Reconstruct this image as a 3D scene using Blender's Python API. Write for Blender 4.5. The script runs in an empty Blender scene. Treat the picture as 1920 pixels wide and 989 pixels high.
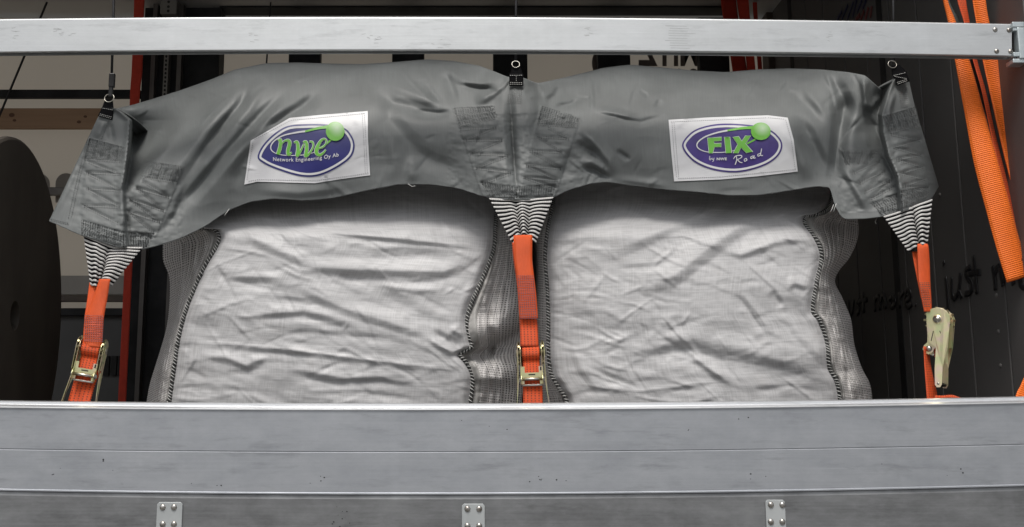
import bpy, bmesh, math, random
import numpy as np
from mathutils import Vector, Matrix
from mathutils.geometry import tessellate_polygon

random.seed(4)
R_ = math.radians
scene = bpy.context.scene
COL = scene.collection

# ------------------------------------------------------------------ camera
F, CX, CY, PITCH = 1920.0, 860.0, 494.5, R_(9.0)
CAM = np.array([0.0, -3.0, 0.437])
cam_d = bpy.data.cameras.new('camera')
cam_d.sensor_width = 36.0
cam_d.lens = F / 1920.0 * 36.0
cam_d.shift_x = (960.0 - CX) / 1920.0
cam_d.clip_end = 500.0
cam = bpy.data.objects.new('camera', cam_d)
cam.location = CAM
cam.rotation_euler = (R_(90) + PITCH, 0, 0)
COL.objects.link(cam)
scene.camera = cam

# ------------------------------------------------------------------ sky and sun
SUN_EL, SUN_AZ = R_(61), R_(-10)          # soft light from the open side, a little from the left
world = bpy.data.worlds.new('World')
scene.world = world
world.use_nodes = True
wn, wl = world.node_tree.nodes, world.node_tree.links
sky = wn.new('ShaderNodeTexSky')
sky.sky_type = 'NISHITA'
sky.sun_disc = False
sky.sun_elevation = SUN_EL
sky.sun_rotation = math.pi - SUN_AZ
sky.air_density = 1.0
sky.dust_density = 4.0
sky.ozone_density = 1.0
hs = wn.new('ShaderNodeHueSaturation')
hs.inputs['Saturation'].default_value = 0.22
wl.new(sky.outputs[0], hs.inputs['Color'])
wl.new(hs.outputs[0], wn['Background'].inputs['Color'])
wn['Background'].inputs['Strength'].default_value = 0.07
sun_d = bpy.data.lights.new('sun', 'SUN')
sun_d.energy = 1.5
sun_d.angle = R_(20)
sun_d.color = (1.0, 0.96, 0.91)
sun = bpy.data.objects.new('sun', sun_d)
sdir = Vector((math.sin(SUN_AZ) * math.cos(SUN_EL), -math.cos(SUN_AZ) * math.cos(SUN_EL), math.sin(SUN_EL)))
sun.rotation_euler = sdir.to_track_quat('Z', 'Y').to_euler()
sun.location = sdir * 20
COL.objects.link(sun)
vs = scene.view_settings
vs.view_transform = 'Standard'
vs.look = 'None'
vs.gamma = 1.0
vs.use_curve_mapping = False
vs.exposure = 0.84
scene.render.engine = 'CYCLES'
scene.cycles.use_denoising = True
scene.cycles.max_bounces = 6

# ------------------------------------------------------------------ helpers
cp, sp = math.cos(PITCH), math.sin(PITCH)


def AT(px, py, y):
    """points on the plane y = const of the trailer, measured off the photograph"""
    px, py, y = np.broadcast_arrays(np.asarray(px, float), np.asarray(py, float), np.asarray(y, float))
    a = (px - CX) / F
    b = -(py - CY) / F
    dy = cp - b * sp
    dz = sp + b * cp
    t = (y - CAM[1]) / dy
    return np.stack([CAM[0] + a * t, y, CAM[2] + dz * t], -1)


def at(px, py, y):
    return AT(px, py, y)


def at_x(px, py, x):
    a = (np.asarray(px, float) - CX) / F
    b = -(np.asarray(py, float) - CY) / F
    t = (x - CAM[0]) / a
    return np.stack([np.full_like(t, x), CAM[1] + (cp - b * sp) * t, CAM[2] + (sp + b * cp) * t], -1)


def smooth(e0, e1, x):
    t = np.clip((x - e0) / (e1 - e0), 0, 1)
    return t * t * (3 - 2 * t)


_rng = np.random.RandomState(7)
_LAT = _rng.rand(256, 256)


def vnoise(x, y, seed=0):
    x = np.asarray(x, float) + seed * 17.3
    y = np.asarray(y, float) + seed * 5.7
    xi, yi = np.floor(x).astype(int), np.floor(y).astype(int)
    fx, fy = x - xi, y - yi
    fx, fy = fx * fx * fx * (fx * (fx * 6 - 15) + 10), fy * fy * fy * (fy * (fy * 6 - 15) + 10)
    g = lambda i, j: _LAT[(yi + j) % 256, (xi + i) % 256]
    return (g(0, 0) * (1 - fx) + g(1, 0) * fx) * (1 - fy) + (g(0, 1) * (1 - fx) + g(1, 1) * fx) * fy - 0.5


def fbm(x, y, seed=0, octv=4, gain=0.5):
    s, a = 0, 1
    for o in range(octv):
        s = s + a * vnoise(x * 2 ** o, y * 2 ** o, seed + o * 3)
        a *= gain
    return s


def crease(X, Y, pts, w, amp, kind='ridge', taper=0.35):
    """distance field of a fold line; ridge = gaussian bump, step = one side stands off the other"""
    pts = np.array(pts, float)
    seg = np.linalg.norm(np.diff(pts, axis=0), axis=1)
    cum = np.concatenate([[0], np.cumsum(seg)])
    best = np.full(X.shape, 1e9)
    par = np.zeros(X.shape)
    sgn = np.zeros(X.shape)
    for i in range(len(pts) - 1):
        a, d = pts[i], pts[i + 1] - pts[i]
        L2 = (d * d).sum()
        t = np.clip(((X - a[0]) * d[0] + (Y - a[1]) * d[1]) / L2, 0, 1)
        ex, ey = X - a[0] - t * d[0], Y - a[1] - t * d[1]
        q = np.hypot(ex, ey)
        m = q < best
        best = np.where(m, q, best)
        par = np.where(m, (cum[i] + t * seg[i]) / cum[-1], par)
        sgn = np.where(m, np.sign(d[0] * ey - d[1] * ex), sgn)
    tp = smooth(0, taper, par) * smooth(0, taper, 1 - par) if taper > 0 else 1.0
    tp = 0.04 + 0.96 * tp if taper > 0 else 1.0
    if kind == 'ridge':
        return amp * tp * np.exp(-(best / w) ** 2)
    if kind == 'tent':                      # long flank above the fold, short steep one below it
        below = (sgn * (1 if pts[-1, 0] >= pts[0, 0] else -1)) > 0
        wd = np.where(below, 1.15 * w, 2.1 * w) if amp < 0 else np.where(below, 2.1 * w, 1.15 * w)
        q = np.clip(1 - best / wd, 0, 1)
        return amp * tp * (0.6 * q + 0.4 * q * q * (3 - 2 * q))
    if kind == 'sharp':
        return amp * tp * np.exp(-best / w)
    sd = best * sgn / w
    return amp * tp * sd * np.exp(-np.abs(sd) * 0.9)


def link(o, parent=None, root_loc=None):
    COL.objects.link(o)
    if parent is not None:
        o.parent = parent
        if root_loc is not None:
            o.matrix_parent_inverse = Matrix.Translation(-Vector(root_loc))
    return o


def mesh_obj(name, verts, faces, mat, parent=None, uv=None, sm=True, local=False):
    me = bpy.data.meshes.new(name)
    verts = np.asarray(verts, float).reshape(-1, 3)
    me.from_pydata(verts.tolist(), [], [tuple(int(i) for i in f) for f in faces])
    if uv is not None:
        ul = me.uv_layers.new(name='UVMap')
        li = np.empty(len(me.loops), dtype=np.int32)
        me.loops.foreach_get('vertex_index', li)
        ul.data.foreach_set('uv', np.asarray(uv, float).reshape(-1, 2)[li].ravel())
    if sm:
        me.polygons.foreach_set('use_smooth', [True] * len(me.polygons))
    me.materials.append(mat)
    me.update()
    o = bpy.data.objects.new(name, me)
    rl = None
    if parent is not None and parent.type == 'EMPTY' and not local:
        rl = parent.location
    return link(o, parent, rl)


def thing(name, label, cat, loc=(0, 0, 0), group=None):
    o = bpy.data.objects.new(name, None)
    o.empty_display_size = 0.05
    o.location = loc
    COL.objects.link(o)
    return tag(o, label, cat, group)


def tag(o, label, cat, group=None):
    o['label'] = label
    o['category'] = cat
    if group:
        o['group'] = group
    return o


def structure(o):
    o['kind'] = 'structure'
    return o


def stuff(o):
    o['kind'] = 'stuff'
    return o


def bevel(o, w=0.002, seg=2, ang=40):
    m = o.modifiers.new('bevel', 'BEVEL')
    m.width = w
    m.segments = seg
    m.limit_method = 'ANGLE'
    m.angle_limit = R_(ang)
    return o


def solidify(o, t, off=0.0):
    m = o.modifiers.new('solidify', 'SOLIDIFY')
    m.thickness = t
    m.offset = off
    return o


def grid_faces(nr, nc, flip=False):
    i = np.arange(nr - 1)[:, None] * nc + np.arange(nc - 1)[None, :]
    f = np.stack([i, i + 1, i + nc + 1, i + nc], -1).reshape(-1, 4)
    return f[:, ::-1] if flip else f


class MB:
    """collects shapes into one mesh"""

    def __init__(s):
        s.v, s.f = [], []

    def add(s, v, f):
        n = len(s.v)
        s.v += [tuple(map(float, p)) for p in v]
        s.f += [tuple(int(i) + n for i in q) for q in f]
        return s

    def box(s, a, b):
        (x0, y0, z0), (x1, y1, z1) = a, b
        return s.add([(x0, y0, z0), (x1, y0, z0), (x1, y1, z0), (x0, y1, z0), (x0, y0, z1), (x1, y0, z1), (x1, y1, z1), (x0, y1, z1)],
                     [(3, 2, 1, 0), (4, 5, 6, 7), (0, 1, 5, 4), (1, 2, 6, 5), (2, 3, 7, 6), (3, 0, 4, 7)])

    def prism(s, poly, axis, a0, a1):
        """poly in the two other axes, extruded along axis from a0 to a1"""
        n = len(poly)
        mk = {'x': lambda p, q, a: (a, p, q), 'y': lambda p, q, a: (p, a, q), 'z': lambda p, q, a: (p, q, a)}[axis]
        v = [mk(p, q, a0) for p, q in poly] + [mk(p, q, a1) for p, q in poly]
        f = [tuple(range(n)), tuple(range(2 * n - 1, n - 1, -1))]
        f += [(i, n + i, n + (i + 1) % n, (i + 1) % n) for i in range(n)]
        return s.add(v, f)

    def tube(s, pts, r, n=8, caps=True):
        P = [Vector(p) for p in pts]
        rr = r if hasattr(r, '__len__') else [r] * len(P)
        rings = []
        up = Vector((0.13, -0.9, 0.4)).normalized()
        for i, p in enumerate(P):
            d = (P[min(i + 1, len(P) - 1)] - P[max(i - 1, 0)])
            d = d.normalized() if d.length > 1e-9 else Vector((0, 0, 1))
            a = up - d * up.dot(d)
            if a.length < 1e-4:
                a = d.orthogonal()
            a.normalize()
            b = d.cross(a)
            rings.append([p + (a * math.cos(k * 2 * math.pi / n) + b * math.sin(k * 2 * math.pi / n)) * rr[i] for k in range(n)])
        v = [q for ring in rings for q in ring]
        f = [(i * n + k, i * n + (k + 1) % n, (i + 1) * n + (k + 1) % n, (i + 1) * n + k) for i in range(len(P) - 1) for k in range(n)]
        if caps:
            f += [tuple(range(n - 1, -1, -1)), tuple(range((len(P) - 1) * n, len(P) * n))]
        return s.add(v, f)

    def dome(s, c, r, h, axis=(0, -1, 0), n=14, m=4):
        ax = Vector(axis).normalized()
        a = ax.orthogonal().normalized()
        b = ax.cross(a)
        c = Vector(c)
        v = []
        for j in range(m):
            ph = j / m * math.pi / 2
            for k in range(n):
                th = k * 2 * math.pi / n
                v.append(c + (a * math.cos(th) + b * math.sin(th)) * r * math.cos(ph) + ax * h * math.sin(ph))
        v.append(c + ax * h)
        f = [(j * n + k, j * n + (k + 1) % n, (j + 1) * n + (k + 1) % n, (j + 1) * n + k) for j in range(m - 1) for k in range(n)]
        f += [((m - 1) * n + k, (m - 1) * n + (k + 1) % n, m * n) for k in range(n)]
        return s.add(v, f)

    def build(s, name, mat, parent=None, sm=False, local=False):
        o = mesh_obj(name, s.v, s.f, mat, parent, sm=sm, local=local)
        bm = bmesh.new()
        bm.from_mesh(o.data)
        bmesh.ops.recalc_face_normals(bm, faces=bm.faces)
        bm.to_mesh(o.data)
        bm.free()
        return o


def catmull(P, n=8):
    P = np.array(P, float)
    out = []
    for i in range(len(P) - 1):
        p0, p1, p2, p3 = P[max(i - 1, 0)], P[i], P[i + 1], P[min(i + 2, len(P) - 1)]
        for k in range(n):
            t = k / n
            out.append(0.5 * (2 * p1 + (p2 - p0) * t + (2 * p0 - 5 * p1 + 4 * p2 - p3) * t * t + (3 * p1 - p0 - 3 * p2 + p3) * t ** 3))
    out.append(P[-1])
    return np.array(out)


def ribbon(name, rows, mat, parent=None, thick=0.0022, nu=6, sub=6, curl=0.0):
    """webbing: rows of (left px, left py, right px, right py, y left, y right)"""
    R = catmull(rows, sub)
    A = AT(R[:, 0], R[:, 1], R[:, 4])
    B = AT(R[:, 2], R[:, 3], R[:, 5])
    u = np.linspace(0, 1, nu + 1)
    G = A[:, None, :] * (1 - u)[None, :, None] + B[:, None, :] * u[None, :, None]
    G[:, :, 1] -= curl * np.sin(np.pi * u)[None, :]
    mid = (A + B) / 2
    ln = np.concatenate([[0], np.cumsum(np.linalg.norm(np.diff(mid, axis=0), axis=1))])
    UV = np.stack(np.broadcast_arrays(u[None, :] * 0.05, ln[:, None]), -1)
    o = mesh_obj(name, G, grid_faces(len(R), nu + 1), mat, parent, uv=UV)
    solidify(o, thick)
    return o


# ------------------------------------------------------------------ materials
def nodes_of(name):
    m = bpy.data.materials.new(name)
    m.use_nodes = True
    nt = m.node_tree
    return m, nt, nt.nodes, nt.links, nt.nodes['Principled BSDF']


def mat(name, c, rough=0.6, metal=0.0, c2=None, scale=6.0, stretch=(1, 1, 1), bump=0.0, bscale=200.0, bstretch=(1, 1, 1), rvar=0.0, detail=6, spec=0.5, lo=0.35, hi=0.65, bdist=0.002):
    m, nt, N, L, P = nodes_of(name)
    P.inputs['Roughness'].default_value = rough
    P.inputs['Metallic'].default_value = metal
    P.inputs['Specular IOR Level'].default_value = spec
    P.inputs['Base Color'].default_value = (*c, 1)
    tc = N.new('ShaderNodeTexCoord')
    if c2 is not None:
        mp = N.new('ShaderNodeMapping')
        mp.inputs['Scale'].default_value = stretch
        nz = N.new('ShaderNodeTexNoise')
        nz.inputs['Scale'].default_value = scale
        nz.inputs['Detail'].default_value = detail
        rp = N.new('ShaderNodeMapRange')
        rp.inputs['From Min'].default_value = lo
        rp.inputs['From Max'].default_value = hi
        mx = N.new('ShaderNodeMix')
        mx.data_type = 'RGBA'
        mx.inputs['A'].default_value = (*c, 1)
        mx.inputs['B'].default_value = (*c2, 1)
        L.new(tc.outputs['Object'], mp.inputs[0])
        L.new(mp.outputs[0], nz.inputs['Vector'])
        L.new(nz.outputs['Fac'], rp.inputs['Value'])
        L.new(rp.outputs['Result'], mx.inputs['Factor'])
        L.new(mx.outputs['Result'], P.inputs['Base Color'])
        if rvar:
            rr = N.new('ShaderNodeMapRange')
            rr.inputs['To Min'].default_value = rough - rvar
            rr.inputs['To Max'].default_value = rough + rvar
            L.new(rp.outputs['Result'], rr.inputs['Value'])
            L.new(rr.outputs['Result'], P.inputs['Roughness'])
    if bump:
        mp2 = N.new('ShaderNodeMapping')
        mp2.inputs['Scale'].default_value = bstretch
        nb = N.new('ShaderNodeTexNoise')
        nb.inputs['Scale'].default_value = bscale
        nb.inputs['Detail'].default_value = 3
        bp = N.new('ShaderNodeBump')
        bp.inputs['Strength'].default_value = bump
        bp.inputs['Distance'].default_value = bdist
        L.new(tc.outputs['Object'], mp2.inputs[0])
        L.new(mp2.outputs[0], nb.inputs['Vector'])
        L.new(nb.outputs['Fac'], bp.inputs['Height'])
        L.new(bp.outputs[0], P.inputs['Normal'])
    return m


def mnode(N, L, op, a, b=None, clamp=False):
    n = N.new('ShaderNodeMath')
    n.operation = op
    n.use_clamp = clamp
    for i, v in enumerate((a, b)):
        if v is None:
            continue
        if isinstance(v, (int, float)):
            n.inputs[i].default_value = v
        else:
            L.new(v, n.inputs[i])
    return n.outputs[0]


def uv_xy(N, L):
    tc = N.new('ShaderNodeTexCoord')
    sx = N.new('ShaderNodeSeparateXYZ')
    L.new(tc.outputs['UV'], sx.inputs[0])
    return tc, sx.outputs['X'], sx.outputs['Y']


def mixc(N, L, fac, a, b):
    mx = N.new('ShaderNodeMix')
    mx.data_type = 'RGBA'
    L.new(fac, mx.inputs['Factor'])
    for k, v in (('A', a), ('B', b)):
        if isinstance(v, tuple):
            mx.inputs[k].default_value = (*v, 1)
        else:
            L.new(v, mx.inputs[k])
    return mx.outputs['Result']


def webbing_mat(name, c, rib=0.0032, dashes=False, edge=None):
    m, nt, N, L, P = nodes_of(name)
    P.inputs['Roughness'].default_value = 0.62
    P.inputs['Sheen Weight'].default_value = 0.03
    tc, u, v = uv_xy(N, L)
    s = mnode(N, L, 'SINE', mnode(N, L, 'MULTIPLY', v, 2 * math.pi / rib))
    su = mnode(N, L, 'SINE', mnode(N, L, 'MULTIPLY', u, 2 * math.pi / 0.0042))
    nz = N.new('ShaderNodeTexNoise')
    nz.inputs['Scale'].default_value = 30
    L.new(tc.outputs['UV'], nz.inputs['Vector'])
    col = mixc(N, L, nz.outputs['Fac'], tuple(x * 0.82 for x in c), tuple(min(1, x * 1.12) for x in c))
    dk = mnode(N, L, 'MULTIPLY', mnode(N, L, 'MULTIPLY', mnode(N, L, 'ADD', s, 1.0), 0.5), 0.24)
    col = mixc(N, L, dk, col, tuple(x * 0.45 for x in c))
    if dashes:
        du = mnode(N, L, 'GREATER_THAN', mnode(N, L, 'SINE', mnode(N, L, 'MULTIPLY', u, 2 * math.pi / 0.0095)), 0.55)
        dv = mnode(N, L, 'GREATER_THAN', mnode(N, L, 'SINE', mnode(N, L, 'MULTIPLY', v, 2 * math.pi / 0.0075)), -0.1)
        col = mixc(N, L, mnode(N, L, 'MULTIPLY', mnode(N, L, 'MULTIPLY', du, dv), 0.8), col, (0.05, 0.012, 0.008))
    L.new(col, P.inputs['Base Color'])
    bp = N.new('ShaderNodeBump')
    bp.inputs['Strength'].default_value = 0.5
    bp.inputs['Distance'].default_value = 0.0012
    L.new(mnode(N, L, 'ADD', s, mnode(N, L, 'MULTIPLY', su, 0.4)), bp.inputs['Height'])
    L.new(bp.outputs[0], P.inputs['Normal'])
    return m


def tarp_mat():
    m, nt, N, L, P = nodes_of('grey tarpaulin')
    P.inputs['Roughness'].default_value = 0.5
    P.inputs['Specular IOR Level'].default_value = 0.45
    tc, u, v = uv_xy(N, L)
    nz = N.new('ShaderNodeTexNoise')
    nz.inputs['Scale'].default_value = 5.0
    nz.inputs['Detail'].default_value = 8
    nz.inputs['Roughness'].default_value = 0.62
    L.new(tc.outputs['Object'], nz.inputs['Vector'])
    rp = N.new('ShaderNodeMapRange')
    rp.inputs['From Min'].default_value = 0.3
    rp.inputs['From Max'].default_value = 0.72
    L.new(nz.outputs['Fac'], rp.inputs['Value'])
    col = mixc(N, L, rp.outputs['Result'], (0.118, 0.127, 0.127), (0.172, 0.184, 0.183))
    # vertical scrim threads of the coated cloth
    mp = N.new('ShaderNodeMapping')
    mp.inputs['Scale'].default_value = (260, 6, 1)
    n2 = N.new('ShaderNodeTexNoise')
    n2.inputs['Scale'].default_value = 1.0
    L.new(tc.outputs['UV'], mp.inputs[0])
    L.new(mp.outputs[0], n2.inputs['Vector'])
    f2 = mnode(N, L, 'MULTIPLY', n2.outputs['Fac'], 0.5)
    col = mixc(N, L, f2, col, (0.075, 0.078, 0.076))
    L.new(col, P.inputs['Base Color'])
    rr = N.new('ShaderNodeMapRange')
    rr.inputs['To Min'].default_value = 0.5
    rr.inputs['To Max'].default_value = 0.66
    L.new(rp.outputs['Result'], rr.inputs['Value'])
    L.new(rr.outputs['Result'], P.inputs['Roughness'])
    su = mnode(N, L, 'SINE', mnode(N, L, 'MULTIPLY', u, 2 * math.pi / 0.005))
    sv = mnode(N, L, 'SINE', mnode(N, L, 'MULTIPLY', v, 2 * math.pi / 0.005))
    n3 = N.new('ShaderNodeTexNoise')
    n3.inputs['Scale'].default_value = 45
    n3.inputs['Detail'].default_value = 4
    L.new(tc.outputs['Object'], n3.inputs['Vector'])
    h = mnode(N, L, 'ADD', mnode(N, L, 'MULTIPLY', mnode(N, L, 'ADD', su, sv), 0.06), n3.outputs['Fac'])
    bp = N.new('ShaderNodeBump')
    bp.inputs['Strength'].default_value = 0.3
    bp.inputs['Distance'].default_value = 0.0011
    L.new(h, bp.inputs['Height'])
    L.new(bp.outputs[0], P.inputs['Normal'])
    return m


def bag_mat():
    m, nt, N, L, P = nodes_of('woven bag fabric')
    P.inputs['Roughness'].default_value = 0.5
    P.inputs['Specular IOR Level'].default_value = 0.4
    tc, u, v = uv_xy(N, L)
    nz = N.new('ShaderNodeTexNoise')
    nz.inputs['Scale'].default_value = 4.5
    nz.inputs['Detail'].default_value = 8
    L.new(tc.outputs['Object'], nz.inputs['Vector'])
    rp = N.new('ShaderNodeMapRange')
    rp.inputs['From Min'].default_value = 0.3
    rp.inputs['From Max'].default_value = 0.7
    L.new(nz.outputs['Fac'], rp.inputs['Value'])
    col = mixc(N, L, rp.outputs['Result'], (0.432, 0.430, 0.434), (0.50, 0.498, 0.502))
    # tape weave: faint darker threads both ways
    thr = []
    for sc in ((300, 12.0, 1), (12.0, 300, 1)):
        mp = N.new('ShaderNodeMapping')
        mp.inputs['Scale'].default_value = sc
        n2 = N.new('ShaderNodeTexNoise')
        n2.inputs['Scale'].default_value = 1.0
        L.new(tc.outputs['UV'], mp.inputs[0])
        L.new(mp.outputs[0], n2.inputs['Vector'])
        thr.append(n2.outputs['Fac'])
    t = mnode(N, L, 'MULTIPLY', thr[0], thr[1])
    tr_ = N.new('ShaderNodeMapRange')
    for k_, v_ in (('From Min', 0.19), ('From Max', 0.36), ('To Min', 0.0), ('To Max', 0.34)):
        tr_.inputs[k_].default_value = v_
    L.new(t, tr_.inputs['Value'])
    col = mixc(N, L, tr_.outputs['Result'], col, (0.23, 0.226, 0.226))
    dn = N.new('ShaderNodeTexNoise')            # handling dirt
    dn.inputs['Scale'].default_value = 9.0
    dn.inputs['Detail'].default_value = 10
    dn.inputs['Roughness'].default_value = 0.7
    L.new(tc.outputs['Object'], dn.inputs['Vector'])
    dr_ = N.new('ShaderNodeMapRange')
    for k_, v_ in (('From Min', 0.56), ('From Max', 0.75), ('To Min', 0.0), ('To Max', 0.3)):
        dr_.inputs[k_].default_value = v_
    L.new(dn.outputs['Fac'], dr_.inputs['Value'])
    col = mixc(N, L, dr_.outputs['Result'], col, (0.3, 0.28, 0.265))
    L.new(col, P.inputs['Base Color'])
    n3 = N.new('ShaderNodeTexNoise')
    n3.inputs['Scale'].default_value = 26
    n3.inputs['Detail'].default_value = 6
    n3.inputs['Roughness'].default_value = 0.6
    mp3 = N.new('ShaderNodeMapping')
    mp3.inputs['Scale'].default_value = (0.6, 1.0, 1.5)
    L.new(tc.outputs['Object'], mp3.inputs[0])
    L.new(mp3.outputs[0], n3.inputs['Vector'])
    h = mnode(N, L, 'ADD', n3.outputs['Fac'], mnode(N, L, 'MULTIPLY', t, 0.9))
    bp = N.new('ShaderNodeBump')
    bp.inputs['Strength'].default_value = 0.4
    bp.inputs['Distance'].default_value = 0.0022
    L.new(h, bp.inputs['Height'])
    L.new(bp.outputs[0], P.inputs['Normal'])
    return m


def net_mat():
    m, nt, N, L, P = nodes_of('open net fabric')
    P.inputs['Roughness'].default_value = 0.9
    P.inputs['Specular IOR Level'].default_value = 0.08
    tc, u, v = uv_xy(N, L)
    nz = N.new('ShaderNodeTexNoise')
    nz.inputs['Scale'].default_value = 40
    L.new(tc.outputs['UV'], nz.inputs['Vector'])
    wob = mnode(N, L, 'MULTIPLY', mnode(N, L, 'SUBTRACT', nz.outputs['Fac'], 0.5), 0.006)
    u2 = mnode(N, L, 'ADD', u, wob)
    v2 = mnode(N, L, 'ADD', v, wob)
    su = mnode(N, L, 'SINE', mnode(N, L, 'MULTIPLY', u2, 2 * math.pi / 0.0115))
    sv = mnode(N, L, 'SINE', mnode(N, L, 'MULTIPLY', v2, 2 * math.pi / 0.0085))
    a = mnode(N, L, 'MULTIPLY', mnode(N, L, 'ADD', su, 0.2), 2.4, True)
    b = mnode(N, L, 'MULTIPLY', mnode(N, L, 'ADD', sv, 0.4), 2.4, True)
    # bands of closer weave run the length of the cloth
    n2 = N.new('ShaderNodeTexNoise')
    n2.inputs['Scale'].default_value = 1.0
    mp = N.new('ShaderNodeMapping')
    mp.inputs['Scale'].default_value = (105, 2.5, 1)
    L.new(tc.outputs['UV'], mp.inputs[0])
    L.new(mp.outputs[0], n2.inputs['Vector'])
    band = N.new('ShaderNodeMapRange')
    band.inputs['From Min'].default_value = 0.36
    band.inputs['From Max'].default_value = 0.62
    L.new(n2.outputs['Fac'], band.inputs['Value'])
    hole = mnode(N, L, 'MULTIPLY', mnode(N, L, 'MULTIPLY', a, b), mnode(N, L, 'ADD', mnode(N, L, 'MULTIPLY', band.outputs['Result'], 0.35), 0.65))
    col = mixc(N, L, nz.outputs['Fac'], (0.58, 0.565, 0.55), (0.72, 0.70, 0.685))
    col = mixc(N, L, hole, col, (0.1, 0.096, 0.092))
    L.new(col, P.inputs['Base Color'])
    bp = N.new('ShaderNodeBump')
    bp.inputs['Strength'].default_value = 0.6
    bp.inputs['Distance'].default_value = 0.002
    bp.invert = True
    L.new(hole, bp.inputs['Height'])
    L.new(bp.outputs[0], P.inputs['Normal'])
    return m


def stripe_mat():
    m, nt, N, L, P = nodes_of('striped sling webbing')
    P.inputs['Specular IOR Level'].default_value = 0.1
    P.inputs['Roughness'].default_value = 0.75
    tc, u, v = uv_xy(N, L)
    s = mnode(N, L, 'SINE', mnode(N, L, 'MULTIPLY', v, 2 * math.pi))
    f = mnode(N, L, 'ADD', mnode(N, L, 'MULTIPLY', s, 3.0), -0.85, True)
    t = mnode(N, L, 'SINE', mnode(N, L, 'MULTIPLY', u, 2 * math.pi * 34))
    wh = mixc(N, L, mnode(N, L, 'MULTIPLY', mnode(N, L, 'ADD', t, 1.0), 0.25), (0.62, 0.61, 0.59), (0.42, 0.41, 0.40))
    L.new(mixc(N, L, f, (0.005, 0.005, 0.006), wh), P.inputs['Base Color'])
    bp = N.new('ShaderNodeBump')
    bp.inputs['Strength'].default_value = 0.6
    bp.inputs['Distance'].default_value = 0.0015
    L.new(mnode(N, L, 'ADD', s, mnode(N, L, 'MULTIPLY', t, 0.5)), bp.inputs['Height'])
    L.new(bp.outputs[0], P.inputs['Normal'])
    return m


def zinc_mat():
    m, nt, N, L, P = nodes_of('yellow passivated zinc')
    P.inputs['Roughness'].default_value = 0.34
    P.inputs['Metallic'].default_value = 0.9
    tc = N.new('ShaderNodeTexCoord')
    nz = N.new('ShaderNodeTexNoise')
    nz.inputs['Scale'].default_value = 22
    nz.inputs['Detail'].default_value = 3
    L.new(tc.outputs['Object'], nz.inputs['Vector'])
    cr = N.new('ShaderNodeValToRGB')
    e = cr.color_ramp.elements
    e[0].position, e[0].color = 0.34, (0.80, 0.62, 0.52, 1)
    e[1].position, e[1].color = 0.66, (0.6, 0.68, 0.36, 1)
    k = e.new(0.5)
    k.color = (0.76, 0.7, 0.42, 1)
    L.new(nz.outputs['Fac'], cr.inputs['Fac'])
    L.new(cr.outputs['Color'], P.inputs['Base Color'])
    return m


def alu_mat(name, c, c2, rough, metal=0.85, streak=1.0, pits=False):
    m, nt, N, L, P = nodes_of(name)
    P.inputs['Metallic'].default_value = metal
    tc = N.new('ShaderNodeTexCoord')

    def noise(scale, stretch, detail=6, rg=0.55):
        mp = N.new('ShaderNodeMapping')
        mp.inputs['Scale'].default_value = stretch
        n = N.new('ShaderNodeTexNoise')
        n.inputs['Scale'].default_value = scale
        n.inputs['Detail'].default_value = detail
        n.inputs['Roughness'].default_value = rg
        L.new(tc.outputs['Object'], mp.inputs[0])
        L.new(mp.outputs[0], n.inputs['Vector'])
        return n.outputs['Fac']

    def rng(x, lo, hi, a=0.0, b=1.0):
        r = N.new('ShaderNodeMapRange')
        for k, v in (('From Min', lo), ('From Max', hi), ('To Min', a), ('To Max', b)):
            r.inputs[k].default_value = v
        L.new(x, r.inputs['Value'])
        return r.outputs['Result']

    blot = rng(noise(5.0, (0.8, 1, 1.8), 12, 0.7), 0.33, 0.67)
    line = rng(noise(5.0, (0.25, 1, 30.0), 4), 0.3, 0.7)
    f = mnode(N, L, 'ADD', mnode(N, L, 'MULTIPLY', blot, 0.8), mnode(N, L, 'MULTIPLY', line, 0.2 * streak), True)
    col = mixc(N, L, f, c, c2)
    # washed out runs and rub marks
    run = rng(noise(2.4, (6.0, 1, 0.7), 5, 0.6), 0.56, 0.72, 0, 0.10)
    col = mixc(N, L, run, col, tuple(min(1, x * 1.25) for x in c2))
    rub = rng(noise(9.0, (0.5, 1, 3.0), 6, 0.7), 0.54, 0.68, 0, 0.42)
    col = mixc(N, L, rub, col, tuple(x * 0.62 for x in c))
    scr = rng(noise(3.0, (0.8, 1, 160.0), 3), 0.69, 0.73, 0, 0.5)
    scr = mnode(N, L, 'MULTIPLY', scr, rng(noise(1.7, (1, 1, 1), 3), 0.5, 0.6))
    col = mixc(N, L, scr, col, tuple(min(1, x * 1.5) for x in c2))
    if pits:
        p = rng(noise(38, (1, 1, 1), 2), 0.735, 0.75)
        q = rng(noise(2.1, (1, 1, 1), 2), 0.56, 0.6)
        col = mixc(N, L, mnode(N, L, 'MULTIPLY', mnode(N, L, 'MULTIPLY', p, q), 0.8), col, (0.03, 0.03, 0.03))
    L.new(col, P.inputs['Base Color'])
    L.new(rng(f, 0, 1, rough + 0.07, rough - 0.05), P.inputs['Roughness'])
    bp = N.new('ShaderNodeBump')
    bp.inputs['Strength'].default_value = 0.03
    bp.inputs['Distance'].default_value = 0.002
    L.new(line, bp.inputs['Height'])
    b2 = N.new('ShaderNodeBump')               # shallow dents
    b2.inputs['Strength'].default_value = 0.25
    b2.inputs['Distance'].default_value = 0.004
    L.new(noise(4.0, (1, 1, 1.6), 2), b2.inputs['Height'])
    L.new(bp.outputs[0], b2.inputs['Normal'])
    L.new(b2.outputs[0], P.inputs['Normal'])
    return m


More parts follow.
